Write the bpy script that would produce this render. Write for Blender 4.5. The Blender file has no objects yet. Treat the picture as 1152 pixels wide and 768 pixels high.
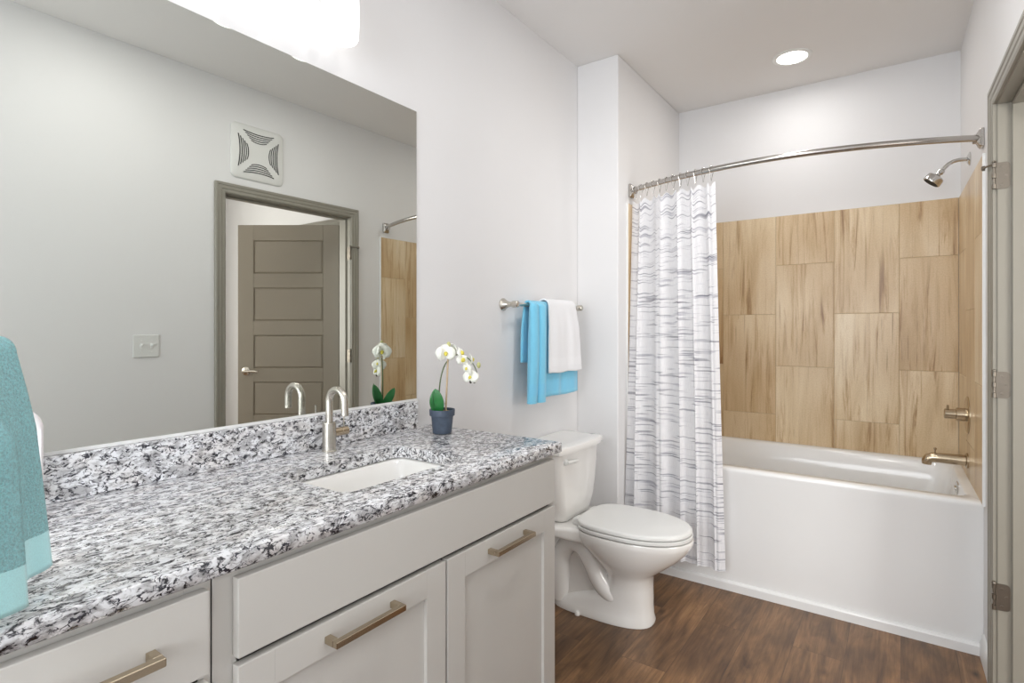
import bpy, bmesh, math, random
from math import sin, cos, pi, radians
from mathutils import Vector, Matrix
random.seed(7)
SC = bpy.context.scene
COL = SC.collection

# ------------------------------------------------------------------ camera
YAW = 0.603
CAM_H = 1.279
cam_d = bpy.data.cameras.new('camera')
cam = bpy.data.objects.new('camera', cam_d)
COL.objects.link(cam)
cam.location = (0, 0, CAM_H)
cam.rotation_euler = (pi / 2, 0, YAW - pi / 2)
cam_d.sensor_width = 36
cam_d.lens = 619.0 / 1152 * 36
cam_d.shift_x = -(587.3 - 576) / 1152
cam_d.shift_y = (368.9 - 384) / 1152
cam_d.clip_start = 0.02
SC.camera = cam

# ------------------------------------------------------------------ light and exposure
SC.view_settings.view_transform = 'Standard'
SC.view_settings.look = 'None'
SC.view_settings.gamma = 1
SC.view_settings.use_curve_mapping = False
SC.view_settings.exposure = 0.62
W = bpy.data.worlds.new('world')
SC.world = W
W.use_nodes = True
W.node_tree.nodes['Background'].inputs[0].default_value = (0.85, 0.92, 1, 1)
W.node_tree.nodes['Background'].inputs[1].default_value = 1.0
SHADE_E = 1.05          # frosted vanity shades
TUB_CAN_W = 1.8        # recessed lamp above the tub
FILL_CAN_W = 3.8            # added recessed lamp out of view, fill for the vanity
NEAR_FILL_W = 27.0          # fill light from an unseen window added behind the camera
HALL_FILL_W = 42.0          # light from an unseen window added in the hall


def area(name, loc, rot, sx, sy, w, color=(1, 1, 1)):
    l = bpy.data.lights.new(name, 'AREA')
    l.shape = 'RECTANGLE'
    l.size = sx
    l.size_y = sy
    l.energy = w
    l.color = color
    o = bpy.data.objects.new(name, l)
    o.location = loc
    o.rotation_euler = rot
    COL.objects.link(o)
    return o


area('hall_window_fill', (1.0, -2.23, 1.45), (pi / 2, 0, 0), 1.2, 1.4, HALL_FILL_W, (1.0, 0.97, 0.93))  # area lamp in the added hall window, sends light through the doorway
area('near_window_fill', (-1.34, 0.55, 1.5), (0, -pi / 2, 0), 1.35, 1.25, NEAR_FILL_W, (0.93, 0.96, 1.0))  # fill lamp in the added window, brightens surfaces facing the camera

# ------------------------------------------------------------------ room numbers
YL = 1.449            # mirror wall
XB = 3.59             # wall behind the tub
XW = 2.634            # front of the short wall beside the tub
YW = 1.209            # its side, the left end of the tub
YR = -0.252           # right wall at the far corner
SK = radians(1.0)     # the right wall runs one degree out of square
H = 2.70
XN = -1.3             # wall behind the camera


def rwy(x):
    return YR - math.tan(SK) * (XB - x)


# ------------------------------------------------------------------ helpers
def new_bm():
    return bmesh.new()


def box(bm, x0, x1, y0, y1, z0, z1, bev=0.0, seg=2):
    r = bmesh.ops.create_cube(bm, size=1)
    vs = r['verts']
    for v in vs:
        v.co = Vector(((x0 + x1) / 2 + v.co.x * (x1 - x0), (y0 + y1) / 2 + v.co.y * (y1 - y0), (z0 + z1) / 2 + v.co.z * (z1 - z0)))
    if bev > 0:
        es = list({e for v in vs for e in v.link_edges})
        bmesh.ops.bevel(bm, geom=es, offset=bev, segments=seg, profile=0.5, affect='EDGES')


def loft(bm, rings, cap0=True, cap1=True, closed=True):
    rv = [[bm.verts.new(p) for p in r] for r in rings]
    n = len(rv[0])
    for i in range(len(rv) - 1):
        for j in range(n if closed else n - 1):
            k = (j + 1) % n
            bm.faces.new((rv[i][j], rv[i][k], rv[i + 1][k], rv[i + 1][j]))
    if cap0:
        bm.faces.new(list(reversed(rv[0])))
    if cap1:
        bm.faces.new(rv[-1])
    return rv


def lathe(bm, prof, origin=(0, 0, 0), axis='Z', n=32, cap=True):
    """prof: (radius, height) pairs along the axis"""
    rings = []
    O = Vector(origin)
    for r, h in prof:
        ring = []
        for i in range(n):
            a = 2 * pi * i / n
            c, s = r * cos(a), r * sin(a)
            p = {'Z': (c, s, h), 'Y': (s, h, c), 'X': (h, c, s)}[axis]
            ring.append(O + Vector(p))
        rings.append(ring)
    loft(bm, rings, cap, cap)


def tube(bm, pts, rad, n=16, cap=True):
    pts = [Vector(p) for p in pts]
    rads = rad if isinstance(rad, (list, tuple)) else [rad] * len(pts)
    rings = []
    up = None
    for i, p in enumerate(pts):
        t = (pts[min(i + 1, len(pts) - 1)] - pts[max(i - 1, 0)]).normalized()
        if up is None:
            up = t.orthogonal().normalized()
        up = (up - t * up.dot(t)).normalized()
        b = t.cross(up)
        rings.append([p + (up * cos(2 * pi * k / n) + b * sin(2 * pi * k / n)) * rads[i] for k in range(n)])
    loft(bm, rings, cap, cap)


def arc(c, r, a0, a1, n, plane='XZ'):
    out = []
    for i in range(n + 1):
        a = a0 + (a1 - a0) * i / n
        u, v = r * cos(a), r * sin(a)
        d = {'XZ': (u, 0, v), 'YZ': (0, u, v), 'XY': (u, v, 0)}[plane]
        out.append(Vector(c) + Vector(d))
    return out


def finish(name, bm, m, parent=None, angle=35, flat=False):
    bmesh.ops.recalc_face_normals(bm, faces=bm.faces)
    me = bpy.data.meshes.new(name)
    bm.to_mesh(me)
    bm.free()
    if flat:
        me.shade_flat()
    else:
        me.shade_smooth()
        me.set_sharp_from_angle(angle=radians(angle))
    o = bpy.data.objects.new(name, me)
    if m:
        me.materials.append(m)
    COL.objects.link(o)
    if parent:
        o.parent = parent
    if not flat and angle <= 40:
        w = o.modifiers.new('face_weighted_normals', 'WEIGHTED_NORMAL')
        w.keep_sharp = True
    return o


def thing(name, label, cat, loc=(0, 0, 0), rotz=0.0, group=None):
    o = bpy.data.objects.new(name, None)
    o.empty_display_size = 0.05
    COL.objects.link(o)
    o.location = loc
    o.rotation_euler = (0, 0, rotz)
    o['label'] = label
    o['category'] = cat
    if group:
        o['group'] = group
    return o


def struct(o, kind='structure', label=None, cat=None):
    o['kind'] = kind
    if label:
        o['label'] = label
    if cat:
        o['category'] = cat
    return o


def sroot(name, loc=(0, 0, 0), rotz=0.0, label=None, cat=None):
    o = bpy.data.objects.new(name, None)
    COL.objects.link(o)
    o.location = loc
    o.rotation_euler = (0, 0, rotz)
    return struct(o, 'structure', label, cat)


# ------------------------------------------------------------------ curves
def bez(pts, n=24):
    out = []
    P = [Vector(p) for p in pts]
    for i in range(n + 1):
        q = P[:]
        t = i / n
        while len(q) > 1:
            q = [a.lerp(b_, t) for a, b_ in zip(q, q[1:])]
        out.append(q[0])
    return out


# ------------------------------------------------------------------ materials
def lin(c):
    return tuple(((x / 255) / 12.92 if x / 255 <= 0.04045 else ((x / 255 + 0.055) / 1.055) ** 2.4) for x in c) + (1.0,)


class NT:
    def __init__(s, name):
        s.m = bpy.data.materials.new(name)
        s.m.use_nodes = True
        s.t = s.m.node_tree
        s.b = s.t.nodes['Principled BSDF']

    def n(s, typ, **kw):
        nd = s.t.nodes.new(typ)
        for k, v in kw.items():
            if k.startswith('i_'):
                nd.inputs[k[2:].replace('_', ' ')].default_value = v
            else:
                setattr(nd, k, v)
        return nd

    def l(s, a, b):
        s.t.links.new(a, b)

    def coords(s, scale=(1, 1, 1), kind='Object', rot=(0, 0, 0)):
        tc = s.n('ShaderNodeTexCoord')
        mp = s.n('ShaderNodeMapping')
        mp.inputs['Scale'].default_value = scale
        mp.inputs['Rotation'].default_value = rot
        s.l(tc.outputs[kind], mp.inputs['Vector'])
        return mp.outputs['Vector']

    def noise(s, vec, scale, detail=4, rough=0.5, dist=0.0):
        nd = s.n('ShaderNodeTexNoise')
        nd.inputs['Scale'].default_value = scale
        nd.inputs['Detail'].default_value = detail
        nd.inputs['Roughness'].default_value = rough
        nd.inputs['Distortion'].default_value = dist
        s.l(vec, nd.inputs['Vector'])
        return nd.outputs['Fac']

    def ramp(s, fac, stops, interp='LINEAR'):
        r = s.n('ShaderNodeValToRGB')
        r.color_ramp.interpolation = interp
        els = r.color_ramp.elements
        while len(els) < len(stops):
            els.new(0.5)
        for e, (p, c) in zip(els, stops):
            e.position = p
            e.color = c if len(c) == 4 else tuple(c) + (1,)
        s.l(fac, r.inputs['Fac'])
        return r.outputs['Color']

    def mix(s, fac, a, b, mode='MIX'):
        m = s.n('ShaderNodeMix', data_type='RGBA', blend_type=mode)
        for sock, val in ((m.inputs['Factor'], fac), (m.inputs['A'], a), (m.inputs['B'], b)):
            pass
        ins = {'Factor': m.inputs[0], 'A': m.inputs[6], 'B': m.inputs[7]}
        for k, val in (('Factor', fac), ('A', a), ('B', b)):
            if hasattr(val, 'links') or isinstance(val, bpy.types.NodeSocket):
                s.l(val, ins[k])
            else:
                ins[k].default_value = val
        return m.outputs[2]

    def bump(s, h, strength=0.2, dist=0.002):
        b = s.n('ShaderNodeBump')
        b.inputs['Strength'].default_value = strength
        b.inputs['Distance'].default_value = dist
        s.l(h, b.inputs['Height'])
        s.l(b.outputs['Normal'], s.b.inputs['Normal'])


def simple(name, c, rough=0.5, metal=0.0, coat=0.0, bump=None, var=0.03, vscale=8):
    k = NT(name)
    v = k.coords()
    base = lin(c)
    dark = tuple(x * (1 - var) for x in base[:3]) + (1,)
    f = k.noise(v, vscale, 3)
    k.l(k.ramp(f, [(0.3, dark), (0.7, base)]), k.b.inputs['Base Color'])
    k.b.inputs['Roughness'].default_value = rough
    k.b.inputs['Metallic'].default_value = metal
    k.b.inputs['Coat Weight'].default_value = coat
    if bump:
        k.bump(k.noise(v, bump[0], 3), bump[1], bump[2])
    return k.m


M = {}
M['wall'] = simple('wall_paint', (230, 229, 229), 0.75, bump=(260, 0.12, 0.001), var=0.015, vscale=3)
M['ceiling'] = simple('ceiling_paint', (234, 232, 230), 0.85, bump=(180, 0.12, 0.001), var=0.015, vscale=3)
M['trim_grey'] = simple('grey_trim_paint', (146, 142, 131), 0.38, var=0.02)
M['door_grey'] = simple('grey_door_paint', (139, 131, 117), 0.42, bump=(300, 0.06, 0.0006), var=0.02)
M['white_trim'] = simple('white_trim_paint', (236, 236, 234), 0.4)
M['cabinet'] = simple('greige_cabinet_paint', (213, 210, 204), 0.36, bump=(350, 0.05, 0.0005), var=0.025, vscale=5)
M['gap_shade'] = simple('painted_gap_shade', (70, 66, 60), 0.8)  # colour of the sheets that paint shade into cabinet gaps
M['nickel'] = simple('brushed_nickel', (206, 201, 191), 0.27, 1.0, var=0.06, vscale=30)
M['pull_nickel'] = simple('champagne_nickel', (190, 176, 154), 0.22, 1.0, var=0.06, vscale=30)
M['chrome'] = simple('chrome', (205, 203, 200), 0.12, 1.0, var=0.03)
M['rod_metal'] = simple('satin_rod_metal', (188, 184, 179), 0.24, 1.0, var=0.05)
M['brass_nickel'] = simple('warm_nickel', (190, 174, 150), 0.24, 1.0, var=0.05)
M['hinge_metal'] = simple('hinge_nickel', (132, 125, 115), 0.42, 1.0, var=0.06, vscale=60)
M['porcelain'] = simple('porcelain', (243, 241, 237), 0.08, coat=0.6, var=0.008)
M['tank_porcelain'] = M['porcelain']
M['acrylic'] = simple('white_acrylic', (240, 240, 239), 0.2, coat=0.3, var=0.008)
M['plastic'] = simple('white_plastic', (236, 236, 233), 0.35, var=0.01)
M['plate_white'] = simple('white_cover_plastic', (224, 224, 221), 0.4, var=0.01)
M['slot'] = simple('dark_slot', (38, 38, 37), 0.8)
M['grout'] = simple('beige_grout', (196, 176, 145), 0.85)
M['tray_white'] = simple('white_glaze', (240, 234, 234), 0.25, coat=0.3, var=0.01)
M['pot'] = simple('slate_blue_pot', (80, 92, 110), 0.55, bump=(90, 0.2, 0.001), var=0.35, vscale=40)
M['soil'] = simple('moss_soil', (150, 128, 92), 0.95, bump=(200, 0.8, 0.004), var=0.5, vscale=120)
M['leaf'] = simple('orchid_leaf', (40, 122, 58), 0.35, coat=0.2, var=0.25, vscale=30)
M['stem'] = simple('orchid_stem', (86, 104, 62), 0.5, var=0.2, vscale=60)
M['stake'] = simple('bamboo_stake', (205, 180, 148), 0.6, var=0.15, vscale=60)
M['petal'] = simple('orchid_petal', (252, 252, 242), 0.55, var=0.05, vscale=60)
M['petal_yellow'] = simple('orchid_yellow', (236, 222, 92), 0.55, var=0.15, vscale=90)
M['bud'] = simple('orchid_bud', (206, 205, 140), 0.5, var=0.2, vscale=90)
M['dark_stem'] = simple('dark_twig', (70, 66, 48), 0.6, var=0.2)
M['water_white'] = simple('drain_metal', (190, 188, 184), 0.2, 1.0)


def towel_mat(name, c, scale, strength, dist, var):
    k = NT(name)
    v = k.coords()
    base = lin(c)
    dk = tuple(x * (1 - var) for x in base[:3]) + (1,)
    f = k.noise(v, scale, 5, 0.7)
    k.l(k.ramp(f, [(0.35, dk), (0.62, base)]), k.b.inputs['Base Color'])
    k.b.inputs['Roughness'].default_value = 0.95
    k.b.inputs['Sheen Weight'].default_value = 0.4
    k.b.inputs['Sheen Roughness'].default_value = 0.5
    k.bump(f, strength, dist)
    return k.m


M['towel_blue'] = towel_mat('sky_blue_terry', (132, 214, 246), 420, 0.5, 0.003, 0.18)
M['towel_white'] = towel_mat('white_terry', (247, 247, 249), 420, 0.5, 0.003, 0.06)
M['towel_aqua'] = towel_mat('aqua_terry', (176, 248, 254), 300, 1.0, 0.006, 0.34)
M['towel_aqua_band'] = towel_mat('aqua_flat_weave', (192, 248, 252), 500, 0.15, 0.001, 0.1)
M['towel_blue_band'] = towel_mat('sky_blue_band', (128, 208, 242), 500, 0.15, 0.001, 0.08)
M['towel_white_band'] = towel_mat('white_band', (248, 248, 250), 500, 0.15, 0.001, 0.04)


def emit_mat(name, c, e, base=(245, 245, 243)):
    k = NT(name)
    k.b.inputs['Base Color'].default_value = lin(base)
    k.b.inputs['Emission Color'].default_value = lin(c)
    k.b.inputs['Emission Strength'].default_value = e
    k.b.inputs['Roughness'].default_value = 0.3
    return k.m


M['shade_glow'] = emit_mat('lit_frosted_glass', (255, 254, 253), SHADE_E)
M['can_glow'] = emit_mat('lit_can_lens', (255, 252, 246), 4.0)


def mirror_mat():
    k = NT('mirror_silver')
    k.b.inputs['Base Color'].default_value = (0.70, 0.715, 0.68, 1)
    k.b.inputs['Metallic'].default_value = 1
    k.b.inputs['Roughness'].default_value = 0.0
    return k.m


M['mirror'] = mirror_mat()


def granite():
    k = NT('speckled_granite')
    v = k.coords((0.62, 1.0, 1.0))
    w = k.n('ShaderNodeTexNoise')
    w.inputs['Scale'].default_value = 55
    w.inputs['Detail'].default_value = 3
    k.l(v, w.inputs['Vector'])
    wv = k.n('ShaderNodeVectorMath', operation='MULTIPLY_ADD')
    k.l(w.outputs['Color'], wv.inputs[0])
    wv.inputs[1].default_value = (0.022, 0.022, 0.022)
    k.l(v, wv.inputs[2])
    vec = wv.outputs[0]
    a = k.noise(vec, 125, 5, 0.6, 0.5)
    chips = k.ramp(a, [(0.0, lin((24, 24, 30))), (0.372, lin((24, 25, 31))), (0.402, lin((100, 100, 106))), (0.44, lin((196, 195, 197))), (0.52, lin((240, 241, 244))), (1.0, lin((250, 250, 252)))])
    b = k.noise(vec, 60, 3, 0.5)
    grey = k.ramp(b, [(0.38, lin((176, 174, 174))), (0.52, lin((255, 255, 255)))])
    c1 = k.mix(0.8, chips, grey, 'MULTIPLY')
    vo = k.n('ShaderNodeTexVoronoi', feature='DISTANCE_TO_EDGE')
    vo.inputs['Scale'].default_value = 120
    k.l(vec, vo.inputs['Vector'])
    gate = k.noise(v, 80, 2)
    gm = k.n('ShaderNodeMath', operation='MULTIPLY_ADD')
    k.l(gate, gm.inputs[0])
    gm.inputs[1].default_value = -0.6
    gm.inputs[2].default_value = 0.305
    gt = k.n('ShaderNodeMath', operation='LESS_THAN')
    k.l(vo.outputs['Distance'], gt.inputs[0])
    k.l(gm.outputs[0], gt.inputs[1])
    c2 = k.mix(gt.outputs[0], c1, lin((52, 53, 62)))
    tint = k.ramp(k.noise(v, 25, 2), [(0.45, lin((255, 255, 255))), (0.7, lin((247, 243, 239)))])
    k.l(k.mix(1.0, c2, tint, 'MULTIPLY'), k.b.inputs['Base Color'])
    k.b.inputs['Roughness'].default_value = 0.24
    k.b.inputs['Specular IOR Level'].default_value = 0.9
    return k.m


M['granite'] = granite()


def tile_mat():
    k = NT('travertine_look_tile')
    v = k.coords((1, 1, 1), 'UV')
    # veins run up the tile, leaning a little
    vr = k.coords((7, 0.9, 1), 'UV', (0, 0, radians(-6)))
    f1 = k.noise(vr, 1.0, 5, 0.6, 0.7)
    c1 = k.ramp(f1, [(0.26, lin((202, 176, 138))), (0.42, lin((224, 202, 166))), (0.56, lin((234, 215, 183))), (0.75, lin((240, 225, 198)))])
    vr2 = k.coords((30, 1.5, 1), 'UV', (0, 0, radians(-7)))
    f2 = k.noise(vr2, 1.0, 6, 0.68, 1.1)
    lines = k.ramp(f2, [(0.33, lin((172, 146, 118))), (0.41, lin((228, 216, 200))), (0.50, lin((255, 255, 255)))])
    gate = k.ramp(k.noise(k.coords((6, 1.6, 1), 'UV'), 1.0, 2), [(0.36, (0.12, 0.12, 0.12)), (0.58, (0.95, 0.95, 0.95))])
    c2 = k.mix(gate, c1, k.mix(1.0, c1, lines, 'MULTIPLY'))
    f3 = k.noise(k.coords((120, 2.2, 1), 'UV', (0, 0, radians(-8))), 1.0, 3, 0.6, 0.5)
    fine = k.ramp(f3, [(0.30, lin((168, 142, 116))), (0.37, lin((255, 255, 255)))])
    gate3 = k.ramp(k.noise(k.coords((5, 1.1, 1), 'UV', (0, 0, radians(20))), 1.0, 2), [(0.45, (0.1, 0.1, 0.1)), (0.62, (0.9, 0.9, 0.9))])
    c2 = k.mix(gate3, c2, k.mix(1.0, c2, fine, 'MULTIPLY'))
    grain = k.ramp(k.noise(v, 160, 4, 0.7), [(0.3, lin((238, 234, 230))), (0.6, lin((255, 255, 255)))])
    c2 = k.mix(1.0, c2, grain, 'MULTIPLY')
    big = k.ramp(k.noise(v, 1.7, 1), [(0.35, lin((232, 222, 208))), (0.6, lin((255, 255, 255)))])
    k.l(k.mix(1.0, c2, big, 'MULTIPLY'), k.b.inputs['Base Color'])
    k.b.inputs['Roughness'].default_value = 0.33
    return k.m


M['tile'] = tile_mat()


def floor_mat():
    k = NT('wood_plank_floor')
    v = k.coords()
    br = k.n('ShaderNodeTexBrick')
    br.offset = 0.37
    br.inputs['Color1'].default_value = (0, 0, 0, 1)
    br.inputs['Color2'].default_value = (1, 1, 1, 1)
    br.inputs['Mortar'].default_value = (0.5, 0.5, 0.5, 1)
    br.inputs['Scale'].default_value = 1
    br.inputs['Mortar Size'].default_value = 0.0008
    br.inputs['Brick Width'].default_value = 1.22
    br.inputs['Row Height'].default_value = 0.18
    k.l(v, br.inputs['Vector'])
    off = k.n('ShaderNodeVectorMath', operation='MULTIPLY_ADD')
    k.l(br.outputs['Color'], off.inputs[0])
    off.inputs[1].default_value = (7, 3, 0)
    k.l(v, off.inputs[2])
    mp = k.n('ShaderNodeMapping')
    mp.inputs['Scale'].default_value = (1.6, 8, 1)
    k.l(off.outputs[0], mp.inputs['Vector'])
    g = k.noise(mp.outputs['Vector'], 1.6, 7, 0.62, 1.3)
    c1 = k.ramp(g, [(0.28, lin((92, 65, 42))), (0.45, lin((126, 93, 62))), (0.58, lin((146, 109, 74))), (0.75, lin((168, 130, 91)))])
    mp2 = k.n('ShaderNodeMapping')
    mp2.inputs['Scale'].default_value = (3, 60, 1)
    k.l(off.outputs[0], mp2.inputs['Vector'])
    g2 = k.noise(mp2.outputs['Vector'], 1.5, 4, 0.6, 0.4)
    c2 = k.mix(0.55, c1, k.ramp(g2, [(0.3, lin((150, 140, 132))), (0.6, lin((255, 255, 255)))]), 'MULTIPLY')
    big = k.noise(off.outputs[0], 2.6, 3)
    c3 = k.mix(0.8, c2, k.ramp(big, [(0.33, lin((170, 165, 162))), (0.62, lin((255, 255, 255)))]), 'MULTIPLY')
    # knots
    kv = k.n('ShaderNodeTexVoronoi')
    kv.inputs['Scale'].default_value = 3.2
    mpk = k.n('ShaderNodeMapping')
    mpk.inputs['Scale'].default_value = (1, 1.9, 1)
    k.l(off.outputs[0], mpk.inputs['Vector'])
    k.l(mpk.outputs['Vector'], kv.inputs['Vector'])
    kn = k.ramp(kv.outputs['Distance'], [(0.015, lin((95, 82, 72))), (0.07, lin((205, 198, 190))), (0.13, lin((255, 255, 255)))])
    c4 = k.mix(0.9, c3, kn, 'MULTIPLY')
    gap = k.mix(br.outputs['Fac'], c4, lin((70, 50, 36)))
    k.l(gap, k.b.inputs['Base Color'])
    k.b.inputs['Roughness'].default_value = 0.36
    k.bump(g2, 0.08, 0.001)
    return k.m


M['floor'] = floor_mat()


def curtain_mat():
    k = NT('striped_curtain_cloth')
    def streaks(su, sv, rot, lo, hi, col, seed):
        tc = k.n('ShaderNodeTexCoord')
        mp = k.n('ShaderNodeMapping')
        mp.inputs['Scale'].default_value = (su, sv, 1)
        mp.inputs['Rotation'].default_value = (0, 0, radians(rot))
        mp.inputs['Location'].default_value = (seed, seed * 3.1, 0)
        k.l(tc.outputs['UV'], mp.inputs['Vector'])
        f = k.noise(mp.outputs['Vector'], 1.0, 2, 0.5, 0.15)
        return k.ramp(f, [(lo, lin(col)), (hi, lin((255, 255, 255)))])
    a = streaks(1.5, 75, 0.6, 0.345, 0.40, (190, 190, 196), 1.3)
    b = streaks(2.2, 115, -0.4, 0.33, 0.385, (176, 176, 184), 7.7)
    d = streaks(1.6, 34, 0.5, 0.30, 0.40, (206, 206, 212), 4.1)
    c = k.mix(1.0, k.mix(1.0, k.mix(1.0, a, b, 'MULTIPLY'), d, 'MULTIPLY'), lin((248, 248, 250)), 'MULTIPLY')
    weave = k.ramp(k.noise(k.coords((500, 30, 1), 'UV'), 1.0, 1), [(0.3, lin((236, 236, 238))), (0.7, lin((255, 255, 255)))])
    k.l(k.mix(1.0, c, weave, 'MULTIPLY'), k.b.inputs['Base Color'])
    k.b.inputs['Roughness'].default_value = 0.85
    # a little light comes through the cloth
    tr = k.n('ShaderNodeBsdfTranslucent')
    k.l(k.mix(1.0, c, weave, 'MULTIPLY'), tr.inputs['Color'])
    mx = k.n('ShaderNodeMixShader')
    mx.inputs[0].default_value = 0.18
    out = k.t.nodes['Material Output']
    k.l(k.b.outputs[0], mx.inputs[1])
    k.l(tr.outputs[0], mx.inputs[2])
    k.l(mx.outputs[0], out.inputs['Surface'])
    return k.m


M['curtain'] = curtain_mat()

# ================================================================== STRUCTURE
T = 0.115   # wall thickness
DX0, DX1, DZ = 1.625, 2.476, 2.045     # bathroom doorway
HX0, HX1, HY = 0.0, 2.61, -2.2         # the hall behind it

bm = new_bm()
box(bm, XN - 0.1, XB + 0.1, -2.4, YL + 0.1, -0.08, 0.0)
o = finish('floor', bm, M['floor'], flat=True)
struct(o, label='brown wood plank floor in front of the bathtub', cat='floor')
bm = new_bm()
box(bm, XN - 0.1, XB + 0.1, -2.4, YL + 0.1, H, H + 0.08)
o = finish('ceiling', bm, M['ceiling'], flat=True)
struct(o, label='white bathroom ceiling above the tub and vanity', cat='ceiling')
bm = new_bm()
box(bm, XN - 0.1, XB + 0.1, YL, YL + 0.1, 0, H)
o = finish('wall_left', bm, M['wall'], flat=True)
struct(o, label='white wall behind the mirror and toilet tank', cat='wall')
bm = new_bm()
box(bm, XB, XB + 0.1, -0.5, YL, 0, H)
wall_back = finish('wall_back', bm, M['wall'], flat=True)
struct(wall_back, label='white wall at the back of the bathtub', cat='wall')
bm = new_bm()
box(bm, XW, XB, YW, YL, 0, H, 0.004, 1)
wall_alcove = finish('wall_alcove', bm, M['wall'])
struct(wall_alcove, label='short white wall between toilet and shower curtain', cat='wall')
bm = new_bm()
box(bm, XN - 0.1, XN, -0.6, -0.1, 0, H)
box(bm, XN - 0.1, XN, 1.2, YL, 0, H)
box(bm, XN - 0.1, XN, -0.1, 1.2, 0, 0.8)
box(bm, XN - 0.1, XN, -0.1, 1.2, 2.2, H)
o = finish('wall_near', bm, M['wall'], flat=True)
struct(o, label='white wall behind the camera', cat='wall')

w2 = sroot('added_window_2', (XN, 0.55, 0.8), -pi / 2, 'unseen window added behind the camera for fill light', 'window')
bm = new_bm()
for a in ((-0.65, -0.61, 0, 1.4), (0.61, 0.65, 0, 1.4), (-0.61, 0.61, 0, 0.04), (-0.61, 0.61, 1.36, 1.4), (-0.61, 0.61, 0.68, 0.71)):
    box(bm, a[0], a[1], -0.03, 0.0, a[2], a[3], 0.004, 1)
finish('added_window_frame', bm, M['white_trim'], w2)

# right wall, its frame: x along the wall measured as in the room, y into the room
RW_ROT = SK


def rw_root(name, x, label=None, cat=None, z=0.0):
    return sroot(name, (x, rwy(x), z), RW_ROT, label, cat)


wr = rw_root('wall_right', 2.0, 'white wall on the right with the doorway', 'wall')
bm = new_bm()
box(bm, XN - 2.05, DX0 - 0.018 - 2, -T, 0, 0, H)
box(bm, DX1 + 0.018 - 2, XB - 2 + 0.02, -T, 0, 0, H)
box(bm, DX0 - 0.018 - 2, DX1 + 0.018 - 2, -T, 0, DZ + 0.018, H)
finish('wall_panel', bm, M['wall'], wr, flat=True)

# ------------------------------------------------------------------ hall behind the doorway
bm = new_bm()
box(bm, HX0 - 0.1, 0.4, HY - 0.1, HY, 0, H)
box(bm, 1.6, 4.0, HY - 0.1, HY, 0, H)
box(bm, 0.4, 1.6, HY - 0.1, HY, 0, 0.75)
box(bm, 0.4, 1.6, HY - 0.1, HY, 2.15, H)
o = finish('wall_hall', bm, M['wall'], flat=True)
struct(o, label='white hall wall seen through the doorway in the mirror', cat='wall')
w1 = sroot('added_window_1', (1.0, HY, 0.75), 0, 'unseen window added in the hall wall for its light', 'window')
bm = new_bm()
for a in ((-0.6, -0.56, 0, 1.4), (0.56, 0.6, 0, 1.4), (-0.56, 0.56, 0, 0.04), (-0.56, 0.56, 1.36, 1.4), (-0.56, 0.56, 0.68, 0.71)):
    box(bm, a[0], a[1], -0.07, -0.02, a[2], a[3], 0.004, 1)
finish('added_window_frame', bm, M['white_trim'], w1)
bm = new_bm()
box(bm, HX0 - 0.1, HX0, HY, -0.45, 0, H)
o = finish('wall_hall_side', bm, M['wall'], flat=True)
struct(o, label='white side wall of the hall', cat='wall')
# wall with the grey door, at right angles to the bathroom wall
D2Y1, D2Y0 = -0.475, -1.235
bm = new_bm()
box(bm, HX1, HX1 + 0.1, D2Y1 + 0.018, -0.36, 0, H)
box(bm, HX1, HX1 + 0.1, HY, D2Y0 - 0.018, 0, H)
box(bm, HX1, HX1 + 0.1, D2Y0 - 0.018, D2Y1 + 0.018, 2.05, H)
o = finish('wall_hall_closet', bm, M['wall'], flat=True)
struct(o, label='white hall wall holding the grey panel door', cat='wall')
bm = new_bm()
box(bm, 3.5, 3.58, HY, -0.4, 0, H)
o = finish('wall_closet', bm, M['wall'], flat=True)
struct(o, label='white wall inside the closet behind the grey door', cat='wall')


# ------------------------------------------------------------------ bathroom doorway: casing, jamb, stop, hinges
def casing_profile():
    return [(0, 0), (0, 0.010), (0.006, 0.013), (0.020, 0.013), (0.024, 0.016), (0.040, 0.016), (0.044, 0.019), (0.055, 0.019), (0.058, 0.015), (0.058, 0)]


def casing(bm, x0, x1, z1, w0, yface, sgn):
    """mitred casing round an opening x0..x1, z1; profile (distance out, thickness)"""
    rings = []
    for d, t in casing_profile():
        y = yface + sgn * t
        rings.append([(x0 - w0 - d, y, 0), (x0 - w0 - d, y, z1 + w0 + d), (x1 + w0 + d, y, z1 + w0 + d), (x1 + w0 + d, y, 0)])
    loft(bm, rings, False, False, closed=False)


d1 = rw_root('door_1', 2.05, 'grey painted door frame of the right wall with bare hinges', 'door')
bm = new_bm()
a0, a1 = DX0 - 2.05, DX1 - 2.05
casing(bm, a0, a1, DZ, 0.004, 0.0, 1)
finish('casing', bm, M['trim_grey'], d1, 20)
bm = new_bm()
casing(bm, a0, a1, DZ, 0.004, -T, -1)
finish('casing', bm, M['trim_grey'], d1, 20)
bm = new_bm()
box(bm, a0 - 0.018, a0, -T, 0.0, 0, DZ + 0.018, 0.002, 1)
box(bm, a1, a1 + 0.018, -T, 0.0, 0, DZ + 0.018, 0.002, 1)
box(bm, a0, a1, -T, 0.0, DZ, DZ + 0.018, 0.002, 1)
finish('jamb', bm, M['trim_grey'], d1)
bm = new_bm()
box(bm, a0, a0 + 0.011, -0.075, -0.038, 0, DZ, 0.002, 1)
box(bm, a1 - 0.011, a1, -0.075, -0.038, 0, DZ, 0.002, 1)
box(bm, a0 + 0.011, a1 - 0.011, -0.075, -0.038, DZ - 0.011, DZ, 0.002, 1)
finish('stop', bm, M['trim_grey'], d1)


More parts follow.
